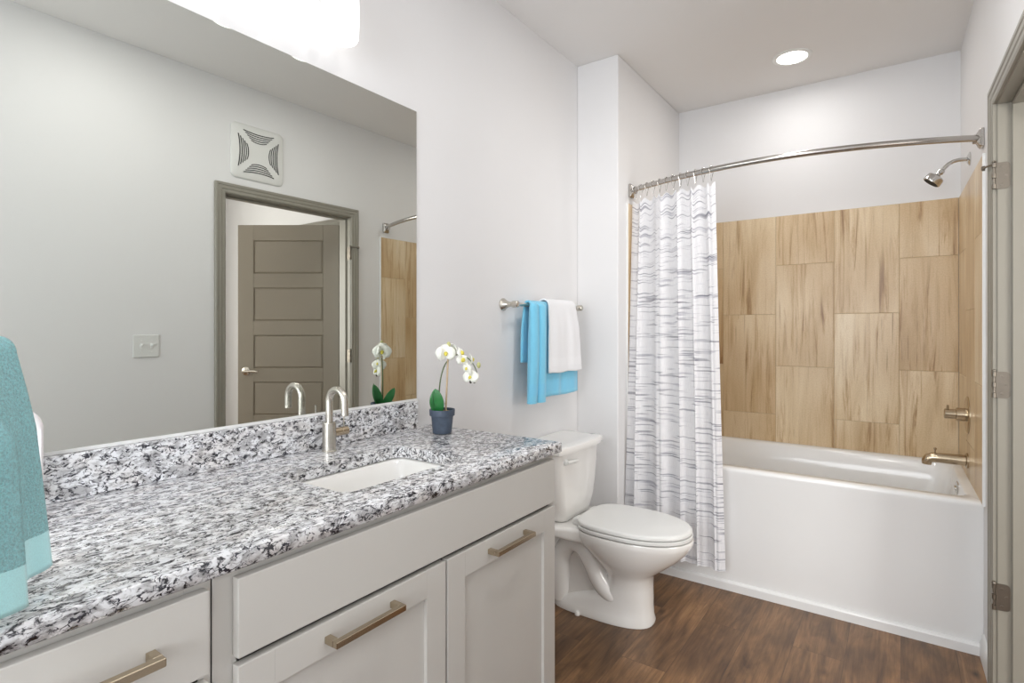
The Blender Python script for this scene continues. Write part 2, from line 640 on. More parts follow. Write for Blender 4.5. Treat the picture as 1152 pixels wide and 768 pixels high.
def hinge(parent, zc, pin_stop=False):
    bm = new_bm()
    # leaf on the jamb with rounded corners, in the plane x = a1
    y0, y1, z0, z1, r = -0.034, 0.004, zc - 0.045, zc + 0.045, 0.012
    pts = [(y1, z0), (y1, z1)]
    for (cy, cz, s) in ((y0 + r, z1 - r, pi / 2), (y0 + r, z0 + r, pi)):
        for i in range(7):
            a = s + pi / 2 * i / 6
            pts.append((cy + r * cos(a), cz + r * sin(a)))
    loft(bm, [[(a1 - 0.0025, y, z) for y, z in pts], [(a1 + 0.0005, y, z) for y, z in pts]])
    leaf = finish('hinge', bm, M['hinge_metal'], parent)
    bm = new_bm()
    for i in range(5):
        za = z0 + 0.018 * i
        if i % 2 == 0:
            lathe(bm, [(0.0045, za + 0.0006), (0.0062, za + 0.0012), (0.0062, za + 0.0168), (0.0045, za + 0.0174)], (a1 - 0.005, 0.009, 0), n=14)
        else:
            lathe(bm, [(0.0036, za), (0.0036, za + 0.018)], (a1 - 0.005, 0.009, 0), n=14)
    lathe(bm, [(0.003, z1), (0.0068, z1 + 0.001), (0.0055, z1 + 0.006), (0.002, z1 + 0.008)], (a1 - 0.005, 0.009, 0), n=14)
    finish('knuckle', bm, M['hinge_metal'], leaf)
    for yy, zz in ((-0.012, zc + 0.03), (-0.024, zc + 0.002), (-0.012, zc - 0.03)):
        bm = new_bm()
        lathe(bm, [(0.0045, a1 - 0.0022), (0.0045, a1 - 0.0034), (0.002, a1 - 0.0038)], (0, yy, zz), 'X', 12)
        finish('screw', bm, M['hinge_metal'], leaf)
    if pin_stop:
        bm = new_bm()
        zt = z1 - 0.004
        tube(bm, [(a1 - 0.005, 0.010, zt), (a1 + 0.02, 0.024, zt), (a1 + 0.042, 0.030, zt)], 0.0035, 10)
        lathe(bm, [(0.004, 0.0), (0.009, 0.001), (0.009, 0.008), (0.006, 0.011)], (a1 + 0.045, 0.026, zt), 'Y', 14)
        finish('pin_stop', bm, M['hinge_metal'], leaf)


hinge(d1, 1.80, True)
hinge(d1, 1.085)
hinge(d1, 0.36)

# grey five-panel door standing ajar in the hall, seen in the mirror
ang = math.atan2(-1.105 + 0.498, 2.143 - 2.561)
d2 = sroot('door_2', (2.561, -0.498, 0), ang, 'grey five panel door ajar in the hall mirror view', 'door')
LW, LT = 0.737, 0.035


def leaf_mesh(bm):
    # bathroom-facing side is local y = 0 plane side chosen below; slab with five recessed panels each side
    zs = []
    top, bot = 2.03, 0.012
    rails = [1.92, 1.574 + 0.0, 1.229, 0.887, 0.545]
    hgt = 0.246
    panels = [(z - hgt, z) for z in rails[:4]] + [(0.25, 0.545)]
    px0, px1 = 0.115, LW - 0.115
    box(bm, 0, px0, -LT / 2, LT / 2, bot, top, 0.002, 1)
    box(bm, px1, LW, -LT / 2, LT / 2, bot, top, 0.002, 1)
    edges = [bot] + [v for p in sorted(panels) for v in p] + [top]
    for i in range(0, len(edges), 2):
        box(bm, px0, px1, -LT / 2, LT / 2, edges[i], edges[i + 1])
    for z0, z1 in panels:
        for s in (-1, 1):
            yo, yi = s * LT / 2, s * (LT / 2 - 0.008)
            g = 0.006
            r1 = [(px0, yo, z0), (px1, yo, z0), (px1, yo, z1), (px0, yo, z1)]
            r2 = [(px0 + g, yi, z0 + g), (px1 - g, yi, z0 + g), (px1 - g, yi, z1 - g), (px0 + g, yi, z1 - g)]
            h = g + 0.010
            r3 = [(px0 + h, yi + s * 0.006, z0 + h), (px1 - h, yi + s * 0.006, z0 + h), (px1 - h, yi + s * 0.006, z1 - h), (px0 + h, yi + s * 0.006, z1 - h)]
            loft(bm, [r1, r2, r3], False, True)


bm = new_bm()
leaf_mesh(bm)
leaf = finish('door_leaf', bm, M['door_grey'], d2, flat=True)
bm = new_bm()
for s in (-1, 1):
    lathe(bm, [(0.03, s * LT / 2), (0.03, s * (LT / 2 + 0.006)), (0.018, s * (LT / 2 + 0.012)), (0.010, s * (LT / 2 + 0.016)), (0.010, s * (LT / 2 + 0.045))], (LW - 0.062, 0, 0.965), 'Y', 24)
    tube(bm, [(LW - 0.058, s * (LT / 2 + 0.045), 0.965), (LW - 0.09, s * (LT / 2 + 0.048), 0.966), (LW - 0.13, s * (LT / 2 + 0.046), 0.968), (LW - 0.165, s * (LT / 2 + 0.042), 0.963)], [0.011, 0.0105, 0.009, 0.007], 14)
finish('door_handle', bm, M['nickel'], leaf)
bm = new_bm()
for zc in (1.82, 1.05, 0.28):
    bm = new_bm()
    lathe(bm, [(0.007, zc - 0.045), (0.007, zc + 0.045)], (-0.006, 0, 0), n=12)
    finish('hinge', bm, M['hinge_metal'], d2)
for s in (1,):
    bm = new_bm()
    tube(bm, [(0.004, s * 0.012, 1.80), (0.03, s * 0.035, 1.80), (0.045, s * 0.038, 1.80)], 0.0035, 10)
    lathe(bm, [(0.008, -0.006), (0.008, 0.006)], (0.05, s * 0.036, 1.80), 'X', 12)
    finish('pin_stop', bm, M['hinge_metal'], d2)
# the frame of that door
d3 = sroot('door_3', (HX1, (D2Y0 + D2Y1) / 2, 0), pi / 2, 'grey frame round the hall door', 'door')
hw = (D2Y1 - D2Y0) / 2
bm = new_bm()
casing(bm, -hw, hw, 2.035, 0.004, 0.0, 1)
finish('casing', bm, M['trim_grey'], d3, 20)
bm = new_bm()
box(bm, -hw - 0.018, -hw, -0.1, 0.0, 0, 2.05, 0.002, 1)
box(bm, hw, hw + 0.018, -0.1, 0.0, 0, 2.05, 0.002, 1)
box(bm, -hw, hw, -0.1, 0.0, 2.035, 2.05, 0.002, 1)
finish('jamb', bm, M['trim_grey'], d3)

# baseboards
bb = rw_root('baseboard_right', 2.62, 'white baseboard between tub and door frame', 'baseboard')


def baseboard(bm, x0, x1, h=0.092, t=0.013):
    prof = [(0, 0), (t, 0), (t, h - 0.03), (t - 0.004, h - 0.022), (t - 0.004, h - 0.012), (t - 0.009, h - 0.003), (0, h)]
    loft(bm, [[(x0, y, z) for y, z in prof], [(x1, y, z) for y, z in prof]])


bm = new_bm()
baseboard(bm, 2.541 - 2.62, 2.775 - 2.62)
finish('board', bm, M['white_trim'], bb, 30)
bb2 = rw_root('baseboard_right_near', 1.0, 'white baseboard on the near stretch of the right wall', 'baseboard')
bm = new_bm()
baseboard(bm, XN - 1.0, DX0 - 0.066 - 1.0)
finish('board', bm, M['white_trim'], bb2, 30)
bb3 = sroot('baseboard_left', (2.0, YL, 0), pi, 'white baseboard behind the toilet', 'baseboard')
bm = new_bm()
baseboard(bm, -(XW - 2.0), 0.48)
finish('board', bm, M['white_trim'], bb3, 30)
bb4 = sroot('baseboard_alcove', (XW, 1.3, 0), pi / 2, 'white baseboard on the short wall', 'baseboard')
bm = new_bm()
baseboard(bm, YW - 1.3, YL - 1.3)
finish('board', bm, M['white_trim'], bb4, 30)


# ------------------------------------------------------------------ tile surround
def tile_panel(name, parent, u0, u1, z0, z1, colx, flip, place, seed):
    """tiles 0.3055 x 0.60, stood up, alternate columns shifted half; place(u, d, z) -> xyz with d off the wall"""
    rnd = random.Random(seed)
    bm = new_bm()
    uvl = bm.loops.layers.uv.new('UVMap')
    g, th = 0.0013, 0.008
    cw = 0.3055
    k0 = int(math.floor((u0 - colx) / cw)) - 1
    for k in range(k0, k0 + 12):
        ua, ub = colx + k * cw, colx + (k + 1) * cw
        if ub <= u0 + 0.004 or ua >= u1 - 0.004:
            continue
        odd = (k + flip) % 2
        zj = 1.361 - 1.2 + (0.292 if odd else 0)
        for j in range(-2, 5):
            za, zb = zj + 0.6 * j, zj + 0.6 * (j + 1)
            if zb <= z0 + 0.004 or za >= z1 - 0.004:
                continue
            A, B = max(ua, u0) + g, min(ub, u1) - g
            C, D = max(za, z0) + g, min(zb, z1) - g
            ou, ov = rnd.uniform(0, 40), rnd.uniform(0, 40)
            b = 0.0012
            r0 = [place(A, 0, C), place(B, 0, C), place(B, 0, D), place(A, 0, D)]
            r1 = [place(A, th - b, C), place(B, th - b, C), place(B, th - b, D), place(A, th - b, D)]
            r2 = [place(A + b, th, C + b), place(B - b, th, C + b), place(B - b, th, D - b), place(A + b, th, D - b)]
            rv = loft(bm, [r0, r1, r2], False, True)
            uvc = [(A, C), (B, C), (B, D), (A, D)]
            lookup = {}
            for ring in rv:
                for vtx, c in zip(ring, uvc):
                    lookup[vtx] = (c[0] + ou, c[1] + ov)
            for ring in rv:
                for vtx in ring:
                    for lp in vtx.link_loops:
                        lp[uvl].uv = lookup[vtx]
    o = finish(name, bm, M['tile'], parent, flat=True)
    bm = new_bm()
    gd = th - 0.0014
    corners0 = [place(u0, 0, z0), place(u1, 0, z0), place(u1, 0, z1), place(u0, 0, z1)]
    corners1 = [place(u0, gd, z0), place(u1, gd, z0), place(u1, gd, z1), place(u0, gd, z1)]
    loft(bm, [corners0, corners1], False, True)
    finish('grout', bm, M['grout'], o, flat=True)
    return o


ZT0, ZT1 = 0.595, 1.947
XT0 = 2.742
tb = sroot('wall_tile_back', (XB, 0, 0), 0, 'beige stone look tile on the wall behind the tub', 'wall')
tile_panel('tile_field', tb, YR + 0.0086, YW - 0.0083, ZT0, ZT1, 0.007, 0, lambda u, d, z: (-d, u, z), 11)
tr_ = rw_root('wall_tile_right', 3.0, 'beige stone look tile on the wall with the tub spout', 'wall')
tile_panel('tile_field', tr_, XT0 - 3.0, XB - 3.0 - 0.0083, ZT0, ZT1, XB - 3.0 - 0.3055, 1, lambda u, d, z: (u, d, z), 23)
tl_ = sroot('wall_tile_left', (3.0, YW, 0), 0, 'beige stone look tile behind the shower curtain', 'wall')
tile_panel('tile_field', tl_, XT0 - 3.0, XB - 3.0 - 0.0083, ZT0, ZT1, XB - 3.0 - 0.3055, 0, lambda u, d, z: (u, -d, z), 37)
for par, s in ((tr_, 1), (tl_, -1)):
    bm = new_bm()
    box(bm, XT0 - 3.0 - 0.006, XT0 - 3.0, min(0, s * 0.010), max(0, s * 0.010), ZT0, ZT1 + 0.001, 0.001, 1)
    finish('edge_trim', bm, M['white_trim'], par)

# ================================================================== VANITY
ZC = 0.92             # counter top
CT = 0.032            # slab
YF = 0.881            # counter front edge
XE = 1.503            # counter right end
XL = -0.9             # counter left end, out of frame
CF = 0.905            # cabinet face frame
DF = 0.885            # drawer and door faces


def pull(parent, xc, zc, length=0.155):
    """square bar pull; face plane y = DF"""
    bm = new_bm()
    w = 0.0065
    yb = DF - 0.030
    box(bm, xc - length / 2, xc + length / 2, yb - w, yb + w, zc - w, zc + w, 0.0012, 1)
    for s in (-1, 1):
        xx = xc + s * (length / 2 - w)
        box(bm, xx - w, xx + w, yb + w - 0.0005, DF, zc - w, zc + w, 0.0008, 1)
    return finish('handle', bm, M['pull_nickel'], parent)


def slab_front(name, parent, x0, x1, z0, z1):
    bm = new_bm()
    box(bm, x0, x1, DF, DF + 0.019, z0, z1, 0.0025, 2)
    return finish(name, bm, M['cabinet'], parent)


def shaker(name, parent, x0, x1, z0, z1, fw=0.064):
    bm = new_bm()
    b = 0.002
    box(bm, x0, x0 + fw, DF, DF + 0.019, z0, z1, b, 2)
    box(bm, x1 - fw, x1, DF, DF + 0.019, z0, z1, b, 2)
    box(bm, x0 + fw - 0.001, x1 - fw + 0.001, DF, DF + 0.019, z1 - fw, z1, b, 2)
    box(bm, x0 + fw - 0.001, x1 - fw + 0.001, DF, DF + 0.019, z0, z0 + fw, b, 2)
    o = finish(name, bm, M['cabinet'], parent)
    bm = new_bm()
    box(bm, x0 + fw - 0.004, x1 - fw + 0.004, DF + 0.009, DF + 0.014, z0 + fw - 0.004, z1 - fw + 0.004)
    finish('panel', bm, M['cabinet'], o)
    return o


def carcass(parent, x0, x1):
    bm = new_bm()
    z1 = ZC - CT
    # sides run to the floor behind a toe kick; face frame in front
    for xa, xb in ((x0, x0 + 0.018), (x1 - 0.018, x1)):
        box(bm, xa, xb, CF + 0.001, YL - 0.004, 0.10, z1)
        box(bm, xa, xb, CF + 0.06, YL - 0.004, 0, 0.10)
    box(bm, x0 + 0.018, x1 - 0.018, CF + 0.075, CF + 0.09, 0.0, 0.10)
    box(bm, x0 + 0.018, x1 - 0.018, CF + 0.02, YL - 0.004, 0.10, 0.118)
    box(bm, x0 + 0.018, x1 - 0.018, YL - 0.012, YL - 0.004, 0.118, z1)
    f0 = CF + 0.0
    box(bm, x0, x0 + 0.04, f0, f0 + 0.019, 0.10, z1, 0.001, 1)
    box(bm, x1 - 0.04, x1, f0, f0 + 0.019, 0.10, z1, 0.001, 1)
    box(bm, x0 + 0.04, x1 - 0.04, f0, f0 + 0.019, z1 - 0.04, z1, 0.001, 1)
    box(bm, x0 + 0.04, x1 - 0.04, f0, f0 + 0.019, 0.10, 0.14, 0.001, 1)
    return finish('body', bm, M['cabinet'], parent)


vc = thing('sink_cabinet', 'greige sink base cabinet with two shaker doors below the basin', 'cabinet', (0, 0, 0))
carcass(vc, 0.4425, 1.486)
slab_front('false_drawer_front', vc, 0.474, 1.466, 0.741, 0.872)
dl = shaker('door', vc, 0.474, 0.9685, 0.12, 0.729)
pull(dl, 0.722, 0.697, 0.172)
dr = shaker('door', vc, 0.9745, 1.466, 0.12, 0.729)
pull(dr, 1.215, 0.698, 0.175)
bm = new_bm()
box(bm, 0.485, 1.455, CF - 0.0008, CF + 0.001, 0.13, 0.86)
dc = thing('drawer_cabinet', 'greige drawer cabinet left of the sink cabinet in shade', 'cabinet', (0, 0, 0))
# (bm above is a dark sheet painting shade into the door gaps)
finish('gap_shade_sheet', bm, M['gap_shade'], vc)
carcass(dc, 0.085, 0.4405)
z = 0.872
for hgt in (0.131, 0.29, 0.29):
    d = slab_front('drawer', dc, 0.098, 0.429, z - hgt, z)
    pull(d, 0.2635, z - hgt / 2 + 0.004, 0.180)
    z -= hgt + 0.012
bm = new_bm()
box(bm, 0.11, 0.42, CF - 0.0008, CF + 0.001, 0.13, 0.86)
finish('gap_shade_sheet', bm, M['gap_shade'], dc)  # dark sheet standing in for the shade between drawers
dc2 = thing('end_cabinet', 'greige cabinet at the far left end of the counter', 'cabinet', (0, 0, 0))
carcass(dc2, -0.88, 0.083)
shaker('door', dc2, -0.85, -0.400, 0.12, 0.872)
shaker('door', dc2, -0.395, 0.055, 0.12, 0.872)

# countertop with a cut-out for the basin
SX0, SX1, SY0, SY1, SR = 0.765, 1.168, 0.990, 1.258, 0.03


def rrect(x0, x1, y0, y1, r, z, n=6):
    out = []
    for cx, cy, a in ((x1 - r, y1 - r, 0), (x0 + r, y1 - r, pi / 2), (x0 + r, y0 + r, pi), (x1 - r, y0 + r, 1.5 * pi)):
        for i in range(n + 1):
            t = a + pi / 2 * i / n
            out.append((cx + r * cos(t), cy + r * sin(t), z))
    return out


ct = thing('countertop', 'speckled black and white granite countertop with backsplash', 'countertop', (0, 0, 0))
bm = new_bm()


def sheet_with_hole(bm, z, outer_inset):
    """top or bottom face of the slab: outer rectangle, rounded hole"""
    inner = [bm.verts.new(p) for p in rrect(SX0, SX1, SY0, SY1, SR, z)]
    i = outer_inset
    outer = [bm.verts.new(p) for p in rrect(XL + i, XE - i, YF + i, YL - 0.001, 0.004, z)]
    es = []
    for ring in (inner, outer):
        for a, b in zip(ring, ring[1:] + ring[:1]):
            es.append(bm.edges.new((a, b)))
    bmesh.ops.triangle_fill(bm, use_beauty=True, edges=es)
    return inner, outer


ti, to = sheet_with_hole(bm, ZC, 0.004)
bi, bo = sheet_with_hole(bm, ZC - CT, 0.003)
mid1 = [bm.verts.new(p) for p in rrect(XL, XE, YF, YL - 0.001, 0.005, ZC - 0.004)]
mid2 = [bm.verts.new(p) for p in rrect(XL, XE, YF, YL - 0.001, 0.005, ZC - CT + 0.003)]
for ra, rb in ((to, mid1), (mid1, mid2), (mid2, bo), (ti, bi)):
    n = len(ra)
    for j in range(n):
        bm.faces.new((ra[j], ra[(j + 1) % n], rb[(j + 1) % n], rb[j]))
finish('slab', bm, M['granite'], ct, 50)
bm = new_bm()
box(bm, XL, 1.415, YL - 0.0225, YL - 0.001, ZC + 0.0005, 1.0165, 0.0015, 1)
finish('backsplash', bm, M['granite'], ct)

# basin
sk = thing('sink_basin', 'white undermount rectangular sink basin in the countertop', 'sink', ((SX0 + SX1) / 2, (SY0 + SY1) / 2, ZC - CT - 0.0095))
bm = new_bm()
cx, cy = (SX0 + SX1) / 2, (SY0 + SY1) / 2
rings = []
o_ = 0.006
X0, X1, Y0, Y1 = SX0 - o_ - cx, SX1 + o_ - cx, SY0 - o_ - cy, SY1 + o_ - cy
for ins, dz, r in ((-0.018, -0.0005, 0.04), (0, -0.0005, 0.034), (0.006, -0.005, 0.034), (0.014, -0.05, 0.038), (0.026, -0.10, 0.045), (0.045, -0.122, 0.05), (0.075, -0.131, 0.05), (0.11, -0.135, 0.02)):
    rings.append(rrect(X0 + ins, X1 - ins, Y0 + ins, Y1 - ins, min(r, (Y1 - Y0) / 2 - ins - 0.002), dz, 8))
loft(bm, rings, False, True)
b = finish('basin', bm, M['porcelain'], sk, 60)
sol = b.modifiers.new('thick', 'SOLIDIFY')
sol.thickness = 0.008
sol.offset = -1
bm = new_bm()
lathe(bm, [(0.022, -0.1352), (0.022, -0.1325), (0.016, -0.131), (0.012, -0.1335), (0.004, -0.133)], (0, 0, 0), n=24)
finish('drain', bm, M['nickel'], sk)

# faucet
fx, fy = 1.005, 1.376
fa = thing('faucet', 'brushed nickel gooseneck faucet behind the sink', 'faucet', (fx, fy, ZC))
bm = new_bm()
lathe(bm, [(0.0215, 0.0003), (0.0215, 0.002), (0.0195, 0.0035), (0.0195, 0.082), (0.0185, 0.084), (0.0110, 0.0842)], n=36)
finish('body', bm, M['nickel'], fa)
bm = new_bm()
RA = 0.035
path = [Vector((0, 0, 0.080)), Vector((0, 0, 0.11)), Vector((0, 0, 0.146))]
path += [Vector((0, -RA + RA * cos(a), 0.146 + RA * sin(a))) for a in [pi * i / 20 for i in range(1, 20)]]
path += [Vector((0, -2 * RA, 0.146)), Vector((0, -2 * RA - 0.0005, 0.13)), Vector((0, -2 * RA - 0.001, 0.112))]
tube(bm, path, 0.0105, 22)
finish('spout', bm, M['nickel'], fa)
bm = new_bm()
lathe(bm, [(0.0070, 0.1090), (0.0108, 0.1095), (0.0108, 0.1165), (0.0104, 0.1175)], (0, -2 * RA - 0.001, 0), n=20)
finish('aerator', bm, M['nickel'], fa)
bm = new_bm()
lathe(bm, [(0.0125, 0.014), (0.0125, 0.038), (0.0115, 0.039), (0.0115, 0.0405), (0.0125, 0.0415), (0.0125, 0.062), (0.0105, 0.064)], (0, 0, 0.052), 'X', 28)
lv = finish('handle', bm, M['brass_nickel'], fa)
bm = new_bm()
tube(bm, [(0.050, 0, 0.060), (0.050, -0.001, 0.095), (0.050, -0.002, 0.118)], [0.0022, 0.0022, 0.0026], 12)
finish('lever', bm, M['nickel'], lv)

# ------------------------------------------------------------------ mirror
mr = thing('wall_mirror', 'large frameless mirror above the backsplash', 'mirror', (0.3, YL, 1.018))
bm = new_bm()
mx0, mx1, mzh = -0.86 - 0.3, 1.4245 - 0.3, 2.063 - 1.018
box(bm, mx0, mx1, -0.0055, -0.0015, 0.0015, mzh, 0.0012, 1)
finish('glass', bm, M['mirror'], mr, flat=True)
bm = new_bm()
box(bm, mx0, mx1, -0.0085, -0.0010, -0.001, 0.001)
box(bm, mx0, mx1, -0.0085, -0.0062, 0.001, 0.0065)
finish('bottom_channel', bm, M['white_trim'], mr)

# ------------------------------------------------------------------ vanity light
vl = thing('vanity_light', 'three shade frosted glass vanity light above the mirror', 'lamp', (0.795, YL, 2.315))
bm = new_bm()
box(bm, -0.32, 0.32, -0.024, -0.001, -0.03, 0.05, 0.006, 2)
finish('backplate', bm, M['nickel'], vl)
for dx in (-0.237, 0.0, 0.237):
    bm = new_bm()
    tube(bm, [(dx, -0.02, 0.01), (dx, -0.06, 0.012), (dx, -0.083, 0.004), (dx, -0.089, -0.02)], 0.008, 12)
    lathe(bm, [(0.022, -0.055), (0.024, -0.05), (0.024, -0.02), (0.012, -0.012)], (dx, -0.089, 0), n=20)
    finish('arm', bm, M['nickel'], vl)
    bm = new_bm()
    lathe(bm, [(0.030, -0.045), (0.050, -0.048), (0.0525, -0.06), (0.0535, -0.12), (0.0515, -0.178), (0.0480, -0.186), (0.0400, -0.189), (0.02, -0.190), (0.004, -0.190)], (dx, -0.089, 0), n=36)
    finish('shade', bm, M['shade_glow'], vl)


# ------------------------------------------------------------------ recessed lamps
def can_light(x, y, label, watts):
    t = thing('recessed_light', label, 'lamp', (x, y, H))
    bm = new_bm()
    lathe(bm, [(0.094, -0.0005), (0.094, -0.004), (0.086, -0.007), (0.074, -0.006), (0.072, -0.001)], n=48, cap=False)
    finish('trim_ring', bm, M['plastic'], t)
    bm = new_bm()
    lathe(bm, [(0.0735, -0.003), (0.06, -0.0042), (0.03, -0.005), (0.002, -0.0052)], n=40)
    finish('lens', bm, M['can_glow'], t)
    l = bpy.data.lights.new('can_lamp', 'AREA')
    l.shape = 'DISK'
    l.size = 0.14
    l.energy = watts
    l.color = (1.0, 0.985, 0.97)
    lo = bpy.data.objects.new('can_lamp', l)
    lo.location = (0, 0, -0.012)
    lo.parent = t
    COL.objects.link(lo)


can_light(3.179, 0.47, 'round recessed ceiling light above the bathtub', TUB_CAN_W)
can_light(0.95, 0.28, 'unseen recessed ceiling light added to brighten the vanity aisle', FILL_CAN_W)  # added lamp out of view, fill for the cabinet fronts
can_light(1.90, 0.46, 'unseen recessed ceiling light added to brighten the toilet', 3.5)  # added lamp out of view, lifts the toilet and tub front

# ------------------------------------------------------------------ exhaust vent and switch on the right wall
xv = 1.813
ev = thing('exhaust_vent', 'square white exhaust fan grille above the door, seen in mirror', 'vent', (xv, rwy(xv), 2.313), RW_ROT)
bm = new_bm()
S = 0.160
rings = []
for ins, d in ((0, 0.0005), (0, 0.006), (0.008, 0.012), (0.03, 0.015), (0.06, 0.017)):
    rings.append([(x, d, z) for x, z, _ in [(p[0], p[1], 0) for p in rrect(-S + ins, S - ins, -S + ins, S - ins, 0.03, 0, 6)]])
loft(bm, rings, True, True)
finish('cover', bm, M['plate_white'], ev, 40)
for q in range(4):
    bm = new_bm()
    bb_ = new_bm()
    for i in range(5):
        rr = 0.063 + 0.0125 * i
        half = 0.048 + 0.0115 * i
        n = 12

        def pt(t, r, d):
            x = t * half
            z_ = -(r - 0.012 * (t * t) * -1.0) + 0.0
            z_ = -(r + 0.010 * t * t)
            c, s = cos(q * pi / 2), sin(q * pi / 2)
            return (x * c - z_ * s, d, x * s + z_ * c)
        for target, r0, r1, d in ((bm, rr - 0.0022, rr + 0.0022, 0.0188),):
            a = [target.verts.new(pt(-1 + 2 * k / n, r0, d)) for k in range(n + 1)]
            b_ = [target.verts.new(pt(-1 + 2 * k / n, r1, d)) for k in range(n + 1)]
            a2 = [target.verts.new(pt(-1 + 2 * k / n, r0, 0.014)) for k in range(n + 1)]
            b2 = [target.verts.new(pt(-1 + 2 * k / n, r1, 0.014)) for k in range(n + 1)]
            for k in range(n):
                target.faces.new((a[k], a[k + 1], b_[k + 1], b_[k]))
                target.faces.new((a[k], a2[k], a2[k + 1], a[k + 1]))
                target.faces.new((b_[k], b_[k + 1], b2[k + 1], b2[k]))
    bb_.free()
    finish('louver_slot_shade', bm, M['slot'], ev)  # raised dark strips paint the shade inside the slots

xs = 1.2275
sw = thing('light_switch', 'white two toggle light switch plate, seen in mirror', 'switch', (xs, rwy(xs), 1.187), RW_ROT)
bm = new_bm()
loft(bm, [[(x, d, z_) for x, z_, _ in rrect(-0.058 + i_, 0.058 - i_, -0.057 + i_, 0.057 - i_, 0.005, 0, 4)] for i_, d in ((0, 0.0005), (0, 0.004), (0.003, 0.0062))])
finish('plate', bm, M['plate_white'], sw)
for dx in (-0.023, 0.023):
    bm = new_bm()
    box(bm, dx - 0.0055, dx + 0.0055, 0.005, 0.008, -0.0125, 0.0125, 0.001, 1)
    box(bm, dx - 0.004, dx + 0.004, 0.007, 0.018, 0.001, 0.010, 0.0015, 1)
    tg = finish('toggle', bm, M['white_trim'], sw)
    for zz in (-0.0302, 0.0302):
        bm = new_bm()
        lathe(bm, [(0.0032, 0.006), (0.0032, 0.0072), (0.001, 0.0076)], (dx, 0, zz), 'Y', 12)
        finish('screw', bm, M['plastic'], tg)

# ================================================================== BATHTUB
XT = 2.782     # apron
tub = thing('bathtub', 'white alcove bathtub with a plain apron', 'bathtub', (3.18, 0.47, 0))
bm = new_bm()
TX0, TX1 = XT - 3.18, XB - 0.011 - 3.18
TY0, TY1 = rwy(3.0) - 0.003 - 0.47, YW - 0.003 - 0.47
ZR = 0.598
outer = lambda i, z_: rrect(TX0 + i, TX1, TY0, TY1, 0.006, z_, 8)
rings = [outer(0.012, 0.045), outer(0.009, 0.30), outer(0.004, ZR - 0.03), outer(0.001, ZR - 0.016), outer(0.003, ZR - 0.006), outer(0.010, ZR)]
inn = lambda f, b_, e, z_, r: rrect(TX0 + f, TX1 - b_, TY0 + e, TY1 - e, r, z_, 8)
rings += [inn(0.066, 0.05, 0.036, ZR, 0.06), inn(0.080, 0.062, 0.048, ZR - 0.012, 0.08), inn(0.092, 0.075, 0.056, ZR - 0.10, 0.09), inn(0.12, 0.10, 0.10, ZR - 0.30, 0.11), inn(0.15, 0.13, 0.20, ZR - 0.42, 0.11), inn(0.22, 0.20, 0.28, ZR - 0.445, 0.08), inn(0.30, 0.28, 0.45, ZR - 0.45, 0.05)]
loft(bm, rings, False, True)
for v in bm.verts:
    if v.co.y < 0:
        v.co.y += (rwy(v.co.x + 3.18) - rwy(3.0)) * min(1.0, v.co.y / TY0)
finish('shell', bm, M['acrylic'], tub, 60)
bm = new_bm()
prof = [(-0.004, 0.0), (-0.004, 0.036), (0.0, 0.041), (0.014, 0.046), (0.03, 0.046), (0.03, 0)]
loft(bm, [[(TX0 + a, rwy(XT) - 0.002 - 0.47, z_) for a, z_ in prof], [(TX0 + a, TY1, z_) for a, z_ in prof]])
finish('apron_base', bm, M['acrylic'], tub, 30)
bm = new_bm()
oz = ZR - 0.046
loft(bm, [[(p[0], TY0 + 0.046 + d, oz + p[1]) for p in rrect(-0.036 + e, 0.036 - e, -0.028 + e, 0.028 - e, 0.012, 0, 5)] for e, d in ((0, 0), (0, 0.010), (0.006, 0.014), (0.018, 0.014), (0.020, 0.008))])
box(bm, -0.024, 0.024, TY0 + 0.052, TY0 + 0.066, oz - 0.006, oz + 0.006, 0.003, 2)
finish('overflow_plate', bm, M['chrome'], tub)
bm = new_bm()
lathe(bm, [(0.035, 0.1485), (0.035, 0.152), (0.02, 0.154), (0.004, 0.153)], (0.0, TY0 + 0.50, 0), n=24)
finish('drain', bm, M['chrome'], tub)

# tub spout, valve, shower head, all on the tiled right wall
XF = 3.2
TH = 0.0082
sp = thing('tub_spout', 'warm nickel tub spout low on the tiled right wall', 'spout', (XF, rwy(XF), 0.678), RW_ROT)
bm = new_bm()
pr_ = [(0.034, TH), (0.034, TH + 0.006), (0.027, TH + 0.010)]
lathe(bm, pr_, n=28, axis='Y')
finish('flange', bm, M['brass_nickel'], sp)
bm = new_bm()
tube(bm, [(0, TH + 0.004, 0.0), (0, 0.06, 0.0), (0, 0.11, 0.0), (0, 0.138, -0.001), (0, 0.152, -0.007), (0, 0.159, -0.02), (0, 0.160, -0.034)], [0.0245, 0.0235, 0.0225, 0.0222, 0.022, 0.0205, 0.019], 24)
sb = finish('body', bm, M['brass_nickel'], sp, 60)
bm = new_bm()
lathe(bm, [(0.0035, 0.015), (0.0035, 0.035), (0.0065, 0.037), (0.0065, 0.043), (0.003, 0.046)], (0, 0.128, 0), n=14)
finish('diverter_knob', bm, M['brass_nickel'], sb)

